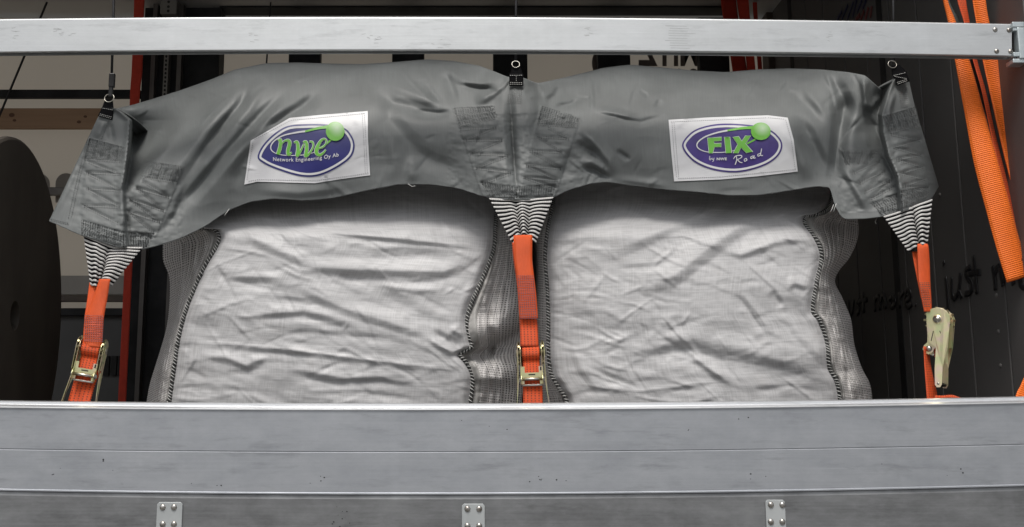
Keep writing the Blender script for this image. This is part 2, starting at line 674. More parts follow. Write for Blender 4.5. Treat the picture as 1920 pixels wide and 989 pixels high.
M = {}
M['tarp'] = tarp_mat()
M['bag'] = bag_mat()
M['net'] = net_mat()
M['stripe'] = stripe_mat()
M['zinc'] = zinc_mat()
M['steel'] = mat('bright steel', (0.55, 0.54, 0.5), 0.3, 1.0, (0.35, 0.33, 0.28), 30)
M['gear'] = mat('oiled gear steel', (0.2, 0.17, 0.1), 0.35, 0.9, (0.3, 0.26, 0.15), 40)
M['strap'] = webbing_mat('orange webbing', (0.8, 0.10, 0.010))
M['strap_dash'] = webbing_mat('orange webbing with woven marks', (0.76, 0.085, 0.008), dashes=True)
M['strap_light'] = webbing_mat('bright orange webbing', (0.95, 0.17, 0.006), rib=0.0062)
M['red_strap'] = webbing_mat('red webbing', (0.62, 0.048, 0.02))
M['stitch'] = mat('dark grey thread', (0.065, 0.068, 0.068), 0.7)
M['stitch_purple'] = mat('purple grey thread', (0.16, 0.1, 0.14), 0.7)
M['black_web'] = mat('black webbing', (0.006, 0.006, 0.007), 0.8, spec=0.08, bump=0.6, bscale=900)
M['white_thread'] = mat('white thread', (0.6, 0.6, 0.58), 0.7)
M['seam_thread'] = mat('grey white seam thread', (0.56, 0.56, 0.54), 0.8, c2=(0.34, 0.34, 0.33), scale=50)
M['cord_dark'] = mat('dark seam cord', (0.022, 0.022, 0.022), 0.75, c2=(0.05, 0.05, 0.048), scale=80)
M['hem_tape'] = mat('pale seam tape', (0.34, 0.33, 0.315), 0.6, c2=(0.24, 0.235, 0.225), scale=40)
M['label'] = mat('white vinyl', (0.70, 0.70, 0.71), 0.38, c2=(0.62, 0.62, 0.64), scale=12, bump=0.3, bscale=16, bdist=0.005)
M['navy'] = mat('navy print', (0.022, 0.024, 0.16), 0.35, c2=(0.03, 0.03, 0.19), scale=14)
M['violet'] = mat('violet print', (0.045, 0.024, 0.17), 0.35, c2=(0.07, 0.04, 0.24), scale=14)
M['print_white'] = mat('white print', (0.74, 0.74, 0.75), 0.4)
M['green'] = mat('green print', (0.16, 0.50, 0.05), 0.35, c2=(0.19, 0.56, 0.07), scale=20)


def ball_mat():
    m, nt, N, L, P = nodes_of('shaded green ball print')
    P.inputs['Roughness'].default_value = 0.35
    tc, u, v = uv_xy(N, L)
    d = mnode(N, L, 'SQRT', mnode(N, L, 'ADD', mnode(N, L, 'POWER', mnode(N, L, 'SUBTRACT', u, 0.6), 2), mnode(N, L, 'POWER', mnode(N, L, 'SUBTRACT', v, 0.34), 2)))
    f = mnode(N, L, 'MULTIPLY', d, 2.1, True)
    L.new(mixc(N, L, f, (0.55, 0.72, 0.48), (0.17, 0.52, 0.05)), P.inputs['Base Color'])
    return m


M['ball'] = ball_mat()
M['rail'] = alu_mat('bright aluminium', (0.46, 0.475, 0.48), (0.60, 0.615, 0.62), 0.42, 0.75)
M['board'] = alu_mat('weathered aluminium', (0.315, 0.331, 0.358), (0.475, 0.492, 0.52), 0.46, 0.75, pits=True)
M['board_dark'] = alu_mat('darker aluminium', (0.14, 0.143, 0.147), (0.32, 0.327, 0.335), 0.46, 0.75, pits=True)  # darker tone for the lowest board and the inner skin
M['cap'] = alu_mat('polished aluminium edge', (0.62, 0.63, 0.645), (0.75, 0.76, 0.775), 0.36, 0.8)
M['plate'] = mat('grey painted plate', (0.36, 0.38, 0.385), 0.42, 0.25, c2=(0.42, 0.44, 0.445), scale=9)
M['rivet'] = mat('rivet metal', (0.5, 0.48, 0.45), 0.3, 1.0, (0.28, 0.25, 0.22), 60)
M['bracket'] = mat('pale blue galvanised steel', (0.42, 0.48, 0.5), 0.42, 0.6, c2=(0.52, 0.57, 0.58), scale=20)
M['dark_hole'] = mat('dark recess', (0.012, 0.012, 0.012), 0.8)
M['curtain'] = mat('beige curtain', (0.52, 0.46, 0.38), 0.6, c2=(0.57, 0.505, 0.42), scale=2.5, bump=0.1, bscale=60)
_n, _l = M['curtain'].node_tree.nodes, M['curtain'].node_tree.links
_tr = _n.new('ShaderNodeBsdfTranslucent')          # daylight glows through the coated cloth
_tr.inputs['Color'].default_value = (0.72, 0.63, 0.51, 1)
_mx = _n.new('ShaderNodeMixShader')
_mx.inputs[0].default_value = 0.68
_l.new(_n['Principled BSDF'].outputs[0], _mx.inputs[1])
_l.new(_tr.outputs[0], _mx.inputs[2])
_l.new(_mx.outputs[0], _n['Material Output'].inputs['Surface'])
M['curtain_print'] = mat('brown curtain print', (0.13, 0.105, 0.09), 0.6, c2=(0.15, 0.12, 0.1), scale=5)
M['curtain_grey'] = mat('grey curtain print', (0.2, 0.18, 0.155), 0.6, c2=(0.23, 0.205, 0.18), scale=5)
M['post'] = mat('black post steel', (0.014, 0.0145, 0.016), 0.6, 0.0, spec=0.2, c2=(0.028, 0.029, 0.031), scale=8)
M['post_grey'] = mat('grey post edge', (0.11, 0.1, 0.095), 0.5, 0.2, c2=(0.14, 0.13, 0.12), scale=10)
M['post_perf'] = mat('perforated track steel', (0.2, 0.195, 0.18), 0.5, 0.3, c2=(0.25, 0.24, 0.22), scale=10)
M['wood'] = mat('pine board', (0.30, 0.185, 0.11), 0.65, c2=(0.38, 0.245, 0.15), scale=4, stretch=(0.4, 1, 9), bump=0.2, bscale=60, bstretch=(0.1, 1, 4))
M['knot'] = mat('pine knot', (0.12, 0.06, 0.035), 0.7)
M['bulkhead'] = mat('dark bulkhead panel', (0.085, 0.082, 0.08), 0.6, c2=(0.1, 0.096, 0.094), scale=3, bump=0.08, bscale=50)
M['bulk_line'] = mat('pale panel joint', (0.13, 0.125, 0.12), 0.6)
M['marker'] = mat('black marker', (0.006, 0.006, 0.008), 0.5)
M['logo_blue'] = mat('dark blue wall print', (0.01, 0.012, 0.05), 0.5)
M['logo_red'] = mat('dull red wall print', (0.13, 0.022, 0.02), 0.5)
M['drum'] = mat('dark drum flange', (0.07, 0.061, 0.051), 0.6, c2=(0.1, 0.087, 0.073), scale=5, stretch=(1, 1, 0.5), bump=0.2, bscale=20)
M['deck'] = mat('trailer deck plywood', (0.09, 0.065, 0.045), 0.6, c2=(0.12, 0.09, 0.065), scale=6)
M['roof'] = mat('trailer roof sheet', (0.45, 0.44, 0.42), 0.6, c2=(0.5, 0.49, 0.47), scale=3)
M['ground'] = mat('yard asphalt', (0.12, 0.12, 0.118), 0.85, c2=(0.17, 0.168, 0.162), scale=1.2, bump=0.4, bscale=60, bdist=0.01)
M['plastic'] = mat('black plastic', (0.012, 0.012, 0.013), 0.4)
M['rubber'] = mat('black elastic cord', (0.012, 0.012, 0.014), 0.6)
M['far_panel'] = mat('far side panel', (0.06, 0.06, 0.06), 0.5, 0.2, c2=(0.075, 0.075, 0.074), scale=5)
M['pale_board'] = mat('pale grey board', (0.28, 0.265, 0.24), 0.6, c2=(0.32, 0.3, 0.275), scale=5)
M['brown_board'] = mat('dark brown board', (0.06, 0.045, 0.035), 0.6, c2=(0.08, 0.06, 0.045), scale=6)

# ------------------------------------------------------------------ the setting: yard, trailer deck, roof
XW = 1.735                      # inner face of the trailer's bulkhead
YB = 2.48                       # far side of the trailer
structure(mesh_obj('ground', [(-150, -150, -1.2), (150, -150, -1.2), (150, 150, -1.2), (-150, 150, -1.2)], [(0, 1, 2, 3)], M['ground'], sm=False))
structure(MB().box((-7, 0.032, -0.06), (XW + 0.1, YB + 0.06, 0.0)).build('trailer_floor', M['deck']))
structure(MB().box((-7, 0.0, 2.72), (XW + 0.1, YB + 0.1, 2.76)).build('trailer_roof', M['roof']))


structure(MB().box((-7, -0.05, 2.52), (XW + 0.1, 0.07, 2.719)).build('shade_rail', M['roof']))  # unseen rail, added so the top of the cover falls into shade


def xw(px, py, y):
    return float(at(px, py, y)[0])


def zw(px, py, y):
    return float(at(px, py, y)[2])


# far curtain with its print
cur = thing('side_curtain', 'beige brown curtain closing the far side of the trailer', 'curtain', (-1.5, YB, 0.5))
nx, nz_ = 90, 20
gx = np.linspace(-7, xw(1440, 110, YB), nx)
gz = np.linspace(0.52, 2.7, nz_)
GX, GZ = np.meshgrid(gx, gz)
GY = YB + 0.012 * np.sin(GX * 5.3) + 0.008 * fbm(GX * 3, GZ * 1.2, 3)
mesh_obj('sheet', np.stack([GX, GY, GZ], -1), grid_faces(nz_, nx), M['curtain'], cur)


def text_2d(body, shear=0.0, offset=0.0, space=1.0):
    c = bpy.data.curves.new('lettering', 'FONT')
    c.body = body
    c.shear = shear
    c.offset = offset
    c.space_character = space
    c.resolution_u = 4
    o = bpy.data.objects.new('lettering', c)
    me = o.to_mesh()
    v = np.array([p.co[:2] for p in me.vertices])
    f = [tuple(p.vertices) for p in me.polygons]
    o.to_mesh_clear()
    bpy.data.objects.remove(o)
    bpy.data.curves.remove(c)
    mn, mx = v.min(0), v.max(0)
    return (v - mn) / (mx - mn), f


def wall_text(name, body, px0, px1, py0, py1, y, m, parent, mirror=False):
    v, f = text_2d(body, offset=0.03)
    u = 1 - v[:, 0] if mirror else v[:, 0]
    P = AT(px0 + u * (px1 - px0), py1 + v[:, 1] * (py0 - py1), y)
    return mesh_obj(name, P, f, m, parent, sm=False)


def px_poly(name, pts, y, m, parent, t=0.004):
    pts = AT(np.array(pts)[:, 0], np.array(pts)[:, 1], y)
    return MB().prism([(p[0], p[2]) for p in pts], 'y', y, y + t).build(name, m, parent)


wall_text('print', 'MITZ', 1196, 1311, 66, 124.5, YB - 0.03, M['curtain_print'], cur, True)
wall_text('print', 'SO', 1255, 1311, 129, 180, YB - 0.03, M['curtain_print'], cur, True)
an = np.linspace(math.pi / 2, 3 * math.pi / 2, 14)
px_poly('print', [(1124 + 14 * math.cos(a), 118 - 24 * math.sin(a)) for a in an], YB - 0.034, M['curtain_print'], cur)
for c0, w in ((72, 21), (124, 20)):
    an = np.linspace(math.pi, 2 * math.pi, 14)
    px_poly('print', [(c0 + w * math.cos(a), 345 + 20 * math.sin(a)) for a in an] + [(c0 + w, 380), (c0 - w, 380)], YB - 0.034, M['curtain_grey'], cur)


def vbar(name, px0, px1, pyr, y0, y1, z0, z1, m, parent=None):
    return MB().box((xw(px0, pyr, y0), y0, z0), (xw(px1, pyr, y0), y1, z1)).build(name, m, parent)


# posts of the far side
lp = thing('trailer_post', 'wide black post with a perforated track right of the red strap', 'post', (xw(340, 110, 2.3), 2.3, 0.0))
bevel(vbar('body', 267, 411, 110, 2.32, 2.44, 0.0, 2.7, M['post'], lp), 0.006)
for a, b in ((283, 291), (332, 340)):
    vbar('flange', a, b, 110, 2.27, 2.3195, 0.0, 2.7, M['post_grey'], lp)
tr = vbar('track', 307.5, 316, 110, 2.27, 2.3195, zw(312, 230, 2.27), 2.7, M['post_perf'], lp)
tx = (xw(307.5, 110, 2.27) + xw(316, 110, 2.27)) / 2
hz = zw(312, 225, 2.27)
k = 0
while hz < 2.6:
    MB().prism([(tx + 0.006 * math.cos(a * math.pi / 5), hz + 0.0075 * math.sin(a * math.pi / 5)) for a in range(10)], 'y', 2.2685, 2.275).build('hole', M['dark_hole'], tr)
    hz += 0.0235
bevel(vbar('track_cover', 300, 331, 20, 2.2, 2.265, zw(315, 26, 2.2), 2.7, M['post_perf'], lp), 0.004)
for hy in (4, 13, 21):
    z = zw(315, hy, 2.2)
    x = xw(315.5, 20, 2.2)
    MB().prism([(x + 0.0075 * math.cos(a * math.pi / 5), z + 0.0075 * math.sin(a * math.pi / 5)) for a in range(10)], 'y', 2.1985, 2.205).build('hole', M['dark_hole'], lp)
post_lbl = ['black far side post first right of the wide track post', 'black far side post above the left half of the grey cover',
            'black far side post behind the middle ring of the grey cover', 'black far side post left of the brown mirrored lettering',
            'black far side post between mirrored lettering and red hanging straps']
for (a, b), lb in zip(((541, 600), (735, 795), (925, 989), (1121, 1182), (1312, 1368)), post_lbl):
    t = thing('trailer_post', lb, 'post', (xw((a + b) / 2, 110, 2.36), 2.36, 0.0), 'black posts along the far side')
    bevel(vbar('body', a, b, 110, 2.36, 2.43, 0.0, 2.66, M['post'], t), 0.005)
    z = zw(600, 3, 2.33)
    MB().box((xw((a + b) / 2 - 12, 0, 2.33), 2.33, z), (xw((a + b) / 2 + 14, 0, 2.33), 2.3595, z + 0.05)).build('holder', M['post_grey'], t)
tag(MB().box((xw(411, 0, 2.33), 2.345, zw(700, 8, 2.345)), (xw(1368, 0, 2.33), 2.46, 2.71)).build('header_beam', M['post']), 'black header beam running along the top of the far side', 'beam')
cp_ = thing('corner_post', 'dark brown corner post between curtain and dark bulkhead', 'post', (xw(1450, 110, 2.4), 2.4, 0))
bevel(vbar('body', 1441, 1471, 110, 2.38, 2.52, 0.0, 2.7, M['brown_board'], cp_), 0.006)


def hslat(name, label, cat, px0, px1, pya, pyb, y, th, m):
    a, b = at(px0, pya, y), at(px1, pyb, y)
    t = thing(name, label, cat, ((a[0] + b[0]) / 2, y, b[2]))
    bevel(MB().box((a[0], y, b[2]), (b[0], y + th, a[2])).build('board', m, t), 0.004)
    return t


ws = hslat('wooden_slat', 'pine board slat with knots behind the left end of the cover', 'slat', -500, 262, 203, 241, 2.36, 0.03, M['wood'])
for kx, ky, kr in ((22, 216, 4), (27, 226, 2.5), (148, 229, 3), (160, 219, 2.5)):
    c = at(kx, ky, 2.359)
    s = kr / 358.0
    MB().prism([(c[0] + 1.4 * s * math.cos(a * math.pi / 6), c[2] + s * math.sin(a * math.pi / 6)) for a in range(12)], 'y', 2.3585, 2.362).build('knot', M['knot'], ws)
hslat('metal_slat', 'thin black slat above the pine board on the far side', 'slat', -500, 262, 168, 183.5, 2.34, 0.03, M['post'])
hslat('metal_slat', 'grey ledge slat on the far side below the pine board', 'slat', -500, 262, 351, 366, 2.38, 0.03, M['post_grey'])
hslat('board_slat', 'pale grey board low on the far side behind the left orange strap', 'slat', -500, 262, 517, 553, 2.36, 0.03, M['pale_board'])
hslat('board_slat', 'dark brown board under the pale grey board on the far side', 'slat', -500, 262, 554, 566, 2.34, 0.03, M['brown_board'])
hslat('metal_slat', 'black slat low on the far side above the dark far panel', 'slat', -500, 262, 578, 592, 2.33, 0.03, M['post'])
fd = thing('far_drop_side', 'dark far side panel low behind the left ratchet strap', 'panel', (-1.5, 2.38, 0))
MB().box((-7, 2.38, 0.0), (XW - 0.02, 2.41, zw(200, 592, 2.38))).build('board', M['far_panel'], fd)
la = AT(np.array([258, 266]), np.array([582, 612]), 2.36)
h = MB()
h.box((la[0][0], 2.35, la[1][2]), (la[0][0] + 0.006, 2.379, la[0][2]))
h.box((la[0][0] + 0.006, 2.35, la[0][2] - 0.006), (la[0][0] + 0.02, 2.379, la[0][2]))
h.box((la[0][0] + 0.006, 2.35, la[1][2]), (la[0][0] + 0.02, 2.379, la[1][2] + 0.006))
h.build('latch', M['dark_hole'], fd)
for lx in (196, 210, 222):
    a, b = at(lx, 668, 2.37), at(lx + 8, 705, 2.37)
    MB().box((a[0], 2.362, b[2]), (b[0], 2.379, a[2])).build('latch', M['dark_hole'], fd)
a = at(150, 480, 2.43)

# red webbing that hangs on the far side
tag(ribbon('red_strap', [(253, -60, 276, -60, 2.2, 2.2), (251, 20, 270, 20, 2.2, 2.2), (247, 130, 267, 130, 2.2, 2.2), (243, 200, 261, 200, 2.2, 2.2), (234, 480, 249, 480, 2.2, 2.2), (221, 760, 236, 760, 2.2, 2.2), (215, 860, 231, 860, 2.2, 2.2)], M['red_strap']),
    'long red strap hanging left of the wide black post', 'strap')
tag(ribbon('red_strap', [(1349, -40, 1378, -40, 2.2, 2.24), (1354, 20, 1382, 20, 2.2, 2.24), (1371, 115, 1398, 115, 2.2, 2.24), (1385, 220, 1412, 220, 2.2, 2.24)], M['red_strap']),
    'red strap hanging beside the last black post on the right', 'strap')
tag(ribbon('red_strap', [(1379, -40, 1402, -40, 2.23, 2.2), (1384, 20, 1405, 20, 2.23, 2.2), (1399, 115, 1415, 115, 2.23, 2.2), (1408, 220, 1425, 220, 2.23, 2.2)], M['red_strap']),
    'red strap overlapping its neighbour near the last black post', 'strap')
tag(ribbon('red_strap', [(1410, -40, 1418, -40, 2.3, 2.3), (1412, 20, 1420, 20, 2.3, 2.3), (1420, 115, 1428, 115, 2.3, 2.3), (1428, 220, 1436, 220, 2.3, 2.3)], M['red_strap']),
    'narrow dark red strap hanging against the beige curtain edge', 'strap')
ro = tag(MB().tube([at(128, -90, 2.3), at(90, 0, 2.3), at(0, 215, 2.3), at(-60, 360, 2.3)], 0.006).build('roof_cord', M['rubber'], sm=True), 'thin black cord slanting down at the upper left', 'cord')
ro = tag(MB().tube([at(514, -90, 2.3), at(508, 0, 2.3), at(500, 115, 2.3), at(494, 200, 2.3)], 0.0045).build('roof_cord', M['rubber'], sm=True), 'thin black cord hanging above the left half of the grey cover', 'cord')

# bulkhead at the right end, panel by panel
bh = thing('bulkhead', 'dark panelled bulkhead wall closing the right end of the trailer', 'wall', (XW, 1.2, 0))
ys = [-0.02, 0.225, 0.455, 0.69, 0.925, 1.16, 1.40, 1.635, 1.87, 2.12, 2.38]
for i in range(len(ys) - 1):
    p = MB().box((XW, ys[i] + 0.004, 0.0), (XW + 0.03, ys[i + 1] - 0.004, 2.7)).build('panel', M['bulkhead'], bh)
    bevel(p, 0.003)
    MB().box((XW + 0.006, ys[i] - 0.004, 0.0), (XW + 0.02, ys[i] + 0.004, 2.7)).build('joint', M['bulk_line'], bh)
MB().box((XW + 0.031, -0.02, 0.0), (XW + 0.05, 2.5, 2.7)).build('backing', M['dark_hole'], bh)
for yy in (0.985, 2.07):
    MB().box((XW - 0.0022, yy, 0.0), (XW - 0.0004, yy + 0.05, 2.7)).build('rib', M['post'], bh)
for px_, py_ in ((1868, 554), (1872, 622), (1876, 686), (1762, 366)):
    c = at_x(px_, py_, XW - 0.0005)
    MB().dome(c, 0.008, 0.004, axis=(-1, 0, 0), n=10, m=3).build('screw', M['bulk_line'], bh, sm=True)


def wall_strokes(name, lines, w, m, parent):
    b = MB()
    for ln in lines:
        ln = catmull(ln, 4)
        P = at_x(ln[:, 0], ln[:, 1], XW - 0.0035)
        b.tube(P, w, 5)
        for i in range(len(b.v)):
            pass
    o = b.build(name, m, parent, sm=True)
    for v in o.data.vertices:      # flatten the strokes on to the panel
        v.co.x = XW - 0.0035 + (v.co.x - XW + 0.0035) * 0.08
    return o


J2 = [[(1772, 519), (1776, 560), (1777, 600), (1770, 615)], [(1768, 490), (1770, 497)], [(1783, 520), (1784, 550), (1789, 560), (1797, 545), (1800, 512)], [(1797, 545), (1803, 560)],
      [(1820, 500), (1811, 508), (1812, 520), (1821, 532), (1820, 548), (1808, 552)], [(1824, 480), (1828, 520), (1831, 552)], [(1812, 514), (1839, 511)]]
MM = [[(1860, 500), (1864, 520), (1866, 545)], [(1864, 515), (1872, 500), (1877, 520), (1880, 538)], [(1880, 530), (1890, 495), (1895, 515), (1900, 535)], [(1908, 510), (1913, 535), (1922, 540)]]
J1 = [[(1590, 563), (1592, 590), (1597, 588), (1600, 562)], [(1610, 562), (1605, 570), (1611, 580), (1606, 590)], [(1617, 548), (1619, 588)], [(1608, 566), (1626, 562)], [(1584, 565), (1586, 600)]]
MO = [[(1638, 558), (1641, 585)], [(1640, 566), (1646, 556), (1650, 582)], [(1650, 566), (1656, 553), (1661, 580)], [(1672, 556), (1667, 566), (1671, 577), (1678, 568), (1673, 556)],
      [(1685, 548), (1688, 578)], [(1687, 558), (1695, 545)], [(1697, 566), (1707, 556), (1702, 543), (1696, 560), (1701, 576), (1710, 570)], [(1716, 572), (1717, 574)]]
for L_ in (J1, MO, J2, MM):
    wall_strokes('handwriting', L_, 0.0115, M['marker'], bh)
LG = [[(1569, 38), (1578, 22)], [(1577, 38), (1590, 10)], [(1588, 38), (1600, 4)], [(1598, 34), (1606, 0)], [(1606, 24), (1616, 0)], [(1616, 18), (1624, 0)]]
wall_strokes('print', LG, 0.011, M['logo_blue'], bh)
LG = [[(1604, 38), (1612, 28)], [(1613, 38), (1620, 20)], [(1622, 38), (1628, 14)], [(1631, 34), (1634, 12)]]
wall_strokes('print', LG, 0.012, M['logo_red'], bh)

# cable drum at the left edge
R0 = 0.66
dc = at(28, 592, 0.78)
dr = thing('cable_drum', 'large dark round drum cut off by the left edge', 'drum', (dc[0], dc[1], 0.0))


def disc(name, x0, x1, r, m, hole=0.0, n=72):
    v, f = [], []
    prof = [(x0, hole), (x0, r - 0.012), (x0 + 0.006, r - 0.003), ((x0 + x1) / 2, r), (x1 - 0.006, r - 0.003), (x1, r - 0.012), (x1, hole)]
    for x, q in prof:
        for k_ in range(n):
            a = k_ * 2 * math.pi / n
            v.append((x, q * math.cos(a), q * math.sin(a)))
    m_ = len(prof)
    for j in range(m_ if hole else m_ - 1):
        for k_ in range(n):
            f.append((j * n + k_, j * n + (k_ + 1) % n, ((j + 1) % m_) * n + (k_ + 1) % n, ((j + 1) % m_) * n + k_))
    b = MB().add(v, f)
    return b.build(name, m, dr, local=True, sm=False)


fl1 = disc('flange', -0.035, 0.0, R0, M['drum'], 0.055)
fl2 = disc('flange', -0.735, -0.70, R0, M['drum'], 0.055)
core = disc('core', -0.70, -0.035, 0.3, M['drum'], 0.05)
for ch in (fl1, fl2, core):
    ch.location = (0, 0, dc[2])
dr.rotation_euler = (0, 0, R_(7))

# ------------------------------------------------------------------ lower drop side and upper slat at the open side
def P2(pts):
    pts = np.array(pts, float)
    return np.poly1d(np.polyfit(pts[:, 0], pts[:, 1], 2))


L_top = P2([(0, 752), (960, 757), (1920, 744.5)])
L_cap = P2([(0, 766), (960, 770), (1920, 757.5)])
L_1 = P2([(0, 842.5), (960, 847.5), (1920, 834)])
L_2 = P2([(0, 921), (960, 928), (1920, 912.5)])
R_top = P2([(0, 36), (480, 33), (960, 31.5), (1440, 38), (1890, 45)])
R_bot = P2([(0, 99), (480, 96), (960, 94.5), (1440, 100), (1890, 106)])


def sweep(name, prof, px0, px1, m, parent, n=24, sm=False):
    """prof: list of (line, offset px, y) around the section"""
    xs = np.linspace(px0, px1, n)
    rows = [AT(xs, ln(xs) + d, y) for ln, d, y in prof]
    V = np.stack(rows, 1)
    k_ = len(prof)
    f = [(i * k_ + j, i * k_ + (j + 1) % k_, (i + 1) * k_ + (j + 1) % k_, (i + 1) * k_ + j) for i in range(n - 1) for j in range(k_)]
    f += [tuple(range(k_ - 1, -1, -1)), tuple(range((n - 1) * k_, n * k_))]
    b = MB().add(V.reshape(-1, 3), f)
    o = b.build(name, m, parent, sm=sm)
    return o


c0 = at(960, 1100, 0)
ds = thing('drop_side', 'grey aluminium drop side panel across the bottom of the picture', 'panel', (0, 0, float(c0[2])))
sweep('cap', [(L_top, 0, 0.020), (L_top, 1, 0.0165), (L_top, 5.2, 0.0155), (L_top, 6.2, 0.0100), (L_cap, -3.4, -0.003), (L_cap, -2.6, -0.0042), (L_cap, -1.0, -0.0042), (L_cap, 0, -0.001), (L_cap, 0, 0.028), (L_top, -1, 0.028)], -260, 2060, M['cap'], ds)
sweep('board', [(L_cap, -0.8, 0.0004), (L_cap, 1, 0.0), (L_1, -1.6, 0.0), (L_1, -0.9, 0.0012), (L_1, -0.4, 0.0014), (L_1, -0.4, 0.027), (L_cap, -0.8, 0.027)], -260, 2060, M['board'], ds)
sweep('board', [(L_1, 0.0, 0.0014), (L_1, 0.7, 0.0012), (L_1, 1.4, 0.0), (L_2, -4.5, 0.0), (L_2, -3.0, -0.003), (L_2, -0.8, -0.003), (L_2, 0.2, 0.002), (L_2, 0.2, 0.027), (L_1, 0.0, 0.027)], -260, 2060, M['board'], ds)
sweep('board', [(L_2, 0.6, 0.0045), (L_2, 8, 0.002), (L_2, 150, 0.002), (L_2, 150, 0.027), (L_2, 0.6, 0.027)], -260, 2060, M['board_dark'], ds)
sweep('inner_skin', [(L_cap, 1, 0.0285), (L_2, 150, 0.0285), (L_2, 150, 0.031), (L_cap, 1, 0.031)], -260, 2060, M['board_dark'], ds)
for x0, x1, ya, dx in ((294.5, 337, 942, 0), (866, 909.5, 945, 0), (1435, 1478, 937.5, 0)):
    n0, n1 = at(x0, ya, -0.003), at(x1, ya + 130, -0.003)
    r = 0.006
    poly = [(n0[0] + r, n0[2]), (n0[0], n0[2] - r), (n0[0], n1[2]), (n1[0], n1[2]), (n1[0], n0[2] - r), (n1[0] - r, n0[2])]
    hp = MB().prism(poly, 'y', -0.003, 0.0016).build('hinge_plate', M['plate'], ds)
    bevel(hp, 0.0012)
    for rx in (x0 + 10.5, x1 - 11):
        for ry in (ya + 9.5, ya + 41.5):
            c = at(rx, ry, -0.0032)
            MB().dome(c, 0.0088, 0.0055, n=16, m=5).build('rivet', M['rivet'], hp, sm=True)

# pits and scrapes in the boards
_rg = np.random.RandomState(3)
_pits = MB()
for cx_, cy_, n_p, sx_, sy_ in ((1022, 900, 7, 22, 4), (1415, 893, 3, 14, 3), (614, 903, 4, 16, 4), (1300, 806, 2, 6, 2), (1392, 786, 2, 8, 3), (640, 970, 9, 14, 10), (400, 905, 4, 30, 8), (1770, 880, 4, 40, 10), (900, 790, 3, 60, 12), (150, 880, 4, 50, 14)):
    for _ in range(n_p):
        c = at(cx_ + _rg.normal() * sx_, cy_ + _rg.normal() * sy_, -0.0003)
        r_p = _rg.uniform(0.0009, 0.0022)
        _pits.add([(c[0] + r_p * 1.3 * math.cos(a), c[1] - 0.0002, c[2] + r_p * math.sin(a)) for a in np.linspace(0, 2 * math.pi, 7)[:-1]], [(0, 1, 2, 3, 4, 5)])
stuff(_pits.build('pit', M['dark_hole'], ds))
sl = thing('aluminium_slat', 'bright aluminium slat running across above the grey cover', 'slat', (0, 0.0, float(at(960, 94, 0)[2])))
ro = sweep('profile', [(R_top, 0, 0.0045), (R_top, 0.9, 0.0012), (R_top, 2.2, 0.0), (R_bot, -2.2, 0.0), (R_bot, -0.9, 0.0012), (R_bot, 0.8, 0.0045), (R_bot, 1.2, 0.0062), (R_bot, -16, 0.0062), (R_bot, -10, 0.0248), (R_bot, 6.0, 0.0248), (R_bot, 6.6, 0.027), (R_top, 6.6, 0.027)], -260, 1897, M['rail'], sl)
for rx, ry in ((1866, 56), (1892, 57), (1869, 96.5), (1895, 97)):
    c = at(rx, ry, -0.0003)
    rv = MB().dome(c, 0.0075, 0.004, n=16, m=4).build('rivet', M['rivet'], sl, sm=True)
    MB().dome((c[0], c[1] - 0.0036, c[2]), 0.0024, 0.0008, n=10, m=2).build('pin', M['dark_hole'], rv, sm=True)
_scr = MB()
for k_ in range(10):                          # scrape marks across the slat
    xa, xb, yy_ = 1248 + _rg.uniform(-6, 10), 1286 + _rg.uniform(0, 22), 49 + 4.6 * k_
    A_, B_ = at(xa, yy_, -0.0003), at(xb, yy_ + 0.8, -0.0003)
    _scr.add([A_, A_ + [0, 0, 0.0011], B_ + [0, 0, 0.0006], B_], [(0, 1, 2, 3)])
for cx_, cy_ in ((25, 62), (105, 55), (118, 64), (690, 70), (705, 72), (825, 82), (470, 66), (1095, 60), (1550, 70)):
    for k_ in range(5):
        xa, yy_ = cx_ + _rg.normal() * 6, cy_ + _rg.normal() * 5
        A_, B_ = at(xa, yy_, -0.0003), at(xa + _rg.uniform(3, 11), yy_ + _rg.uniform(-2, 2), -0.0003)
        _scr.add([A_, A_ + [0, 0, 0.0012], B_ + [0, 0, 0.0008], B_], [(0, 1, 2, 3)])
stuff(_scr.build('scrape', mat('dull scrape', (0.3, 0.305, 0.305), 0.6), sl))
br = thing('slat_bracket', 'pale grey steel bracket holding the right end of the slat', 'bracket', tuple(at(1905, 80, 0.0)))
b = MB()


def pbox(b, px0, py0, px1, py1, y0, y1):
    A, B = at(px0, py1, y0), at(px1, py0, y0)
    return b.box((A[0], y0, A[2]), (B[0], y1, B[2]))


bevel(pbox(MB(), 1899, 41, 1990, 51, -0.012, 0.034).build('top_lip', M['bracket'], br), 0.002)
bevel(pbox(MB(), 1900, 50, 1913, 58, -0.009, 0.03).build('jaw', M['bracket'], br), 0.002)
bevel(pbox(MB(), 1901, 98, 1914, 106, -0.009, 0.03).build('jaw', M['bracket'], br), 0.002)
bevel(pbox(MB(), 1912.5, 51.2, 1990, 110, -0.012, 0.032).build('body', M['bracket'], br), 0.003)
pbox(MB(), 1901, 58, 1912.3, 98, 0.012, 0.03).build('recess', M['dark_hole'], br)
bevel(pbox(MB(), 1900, 110.2, 1990, 118, -0.008, 0.034).build('bottom_lip', M['bracket'], br), 0.002)

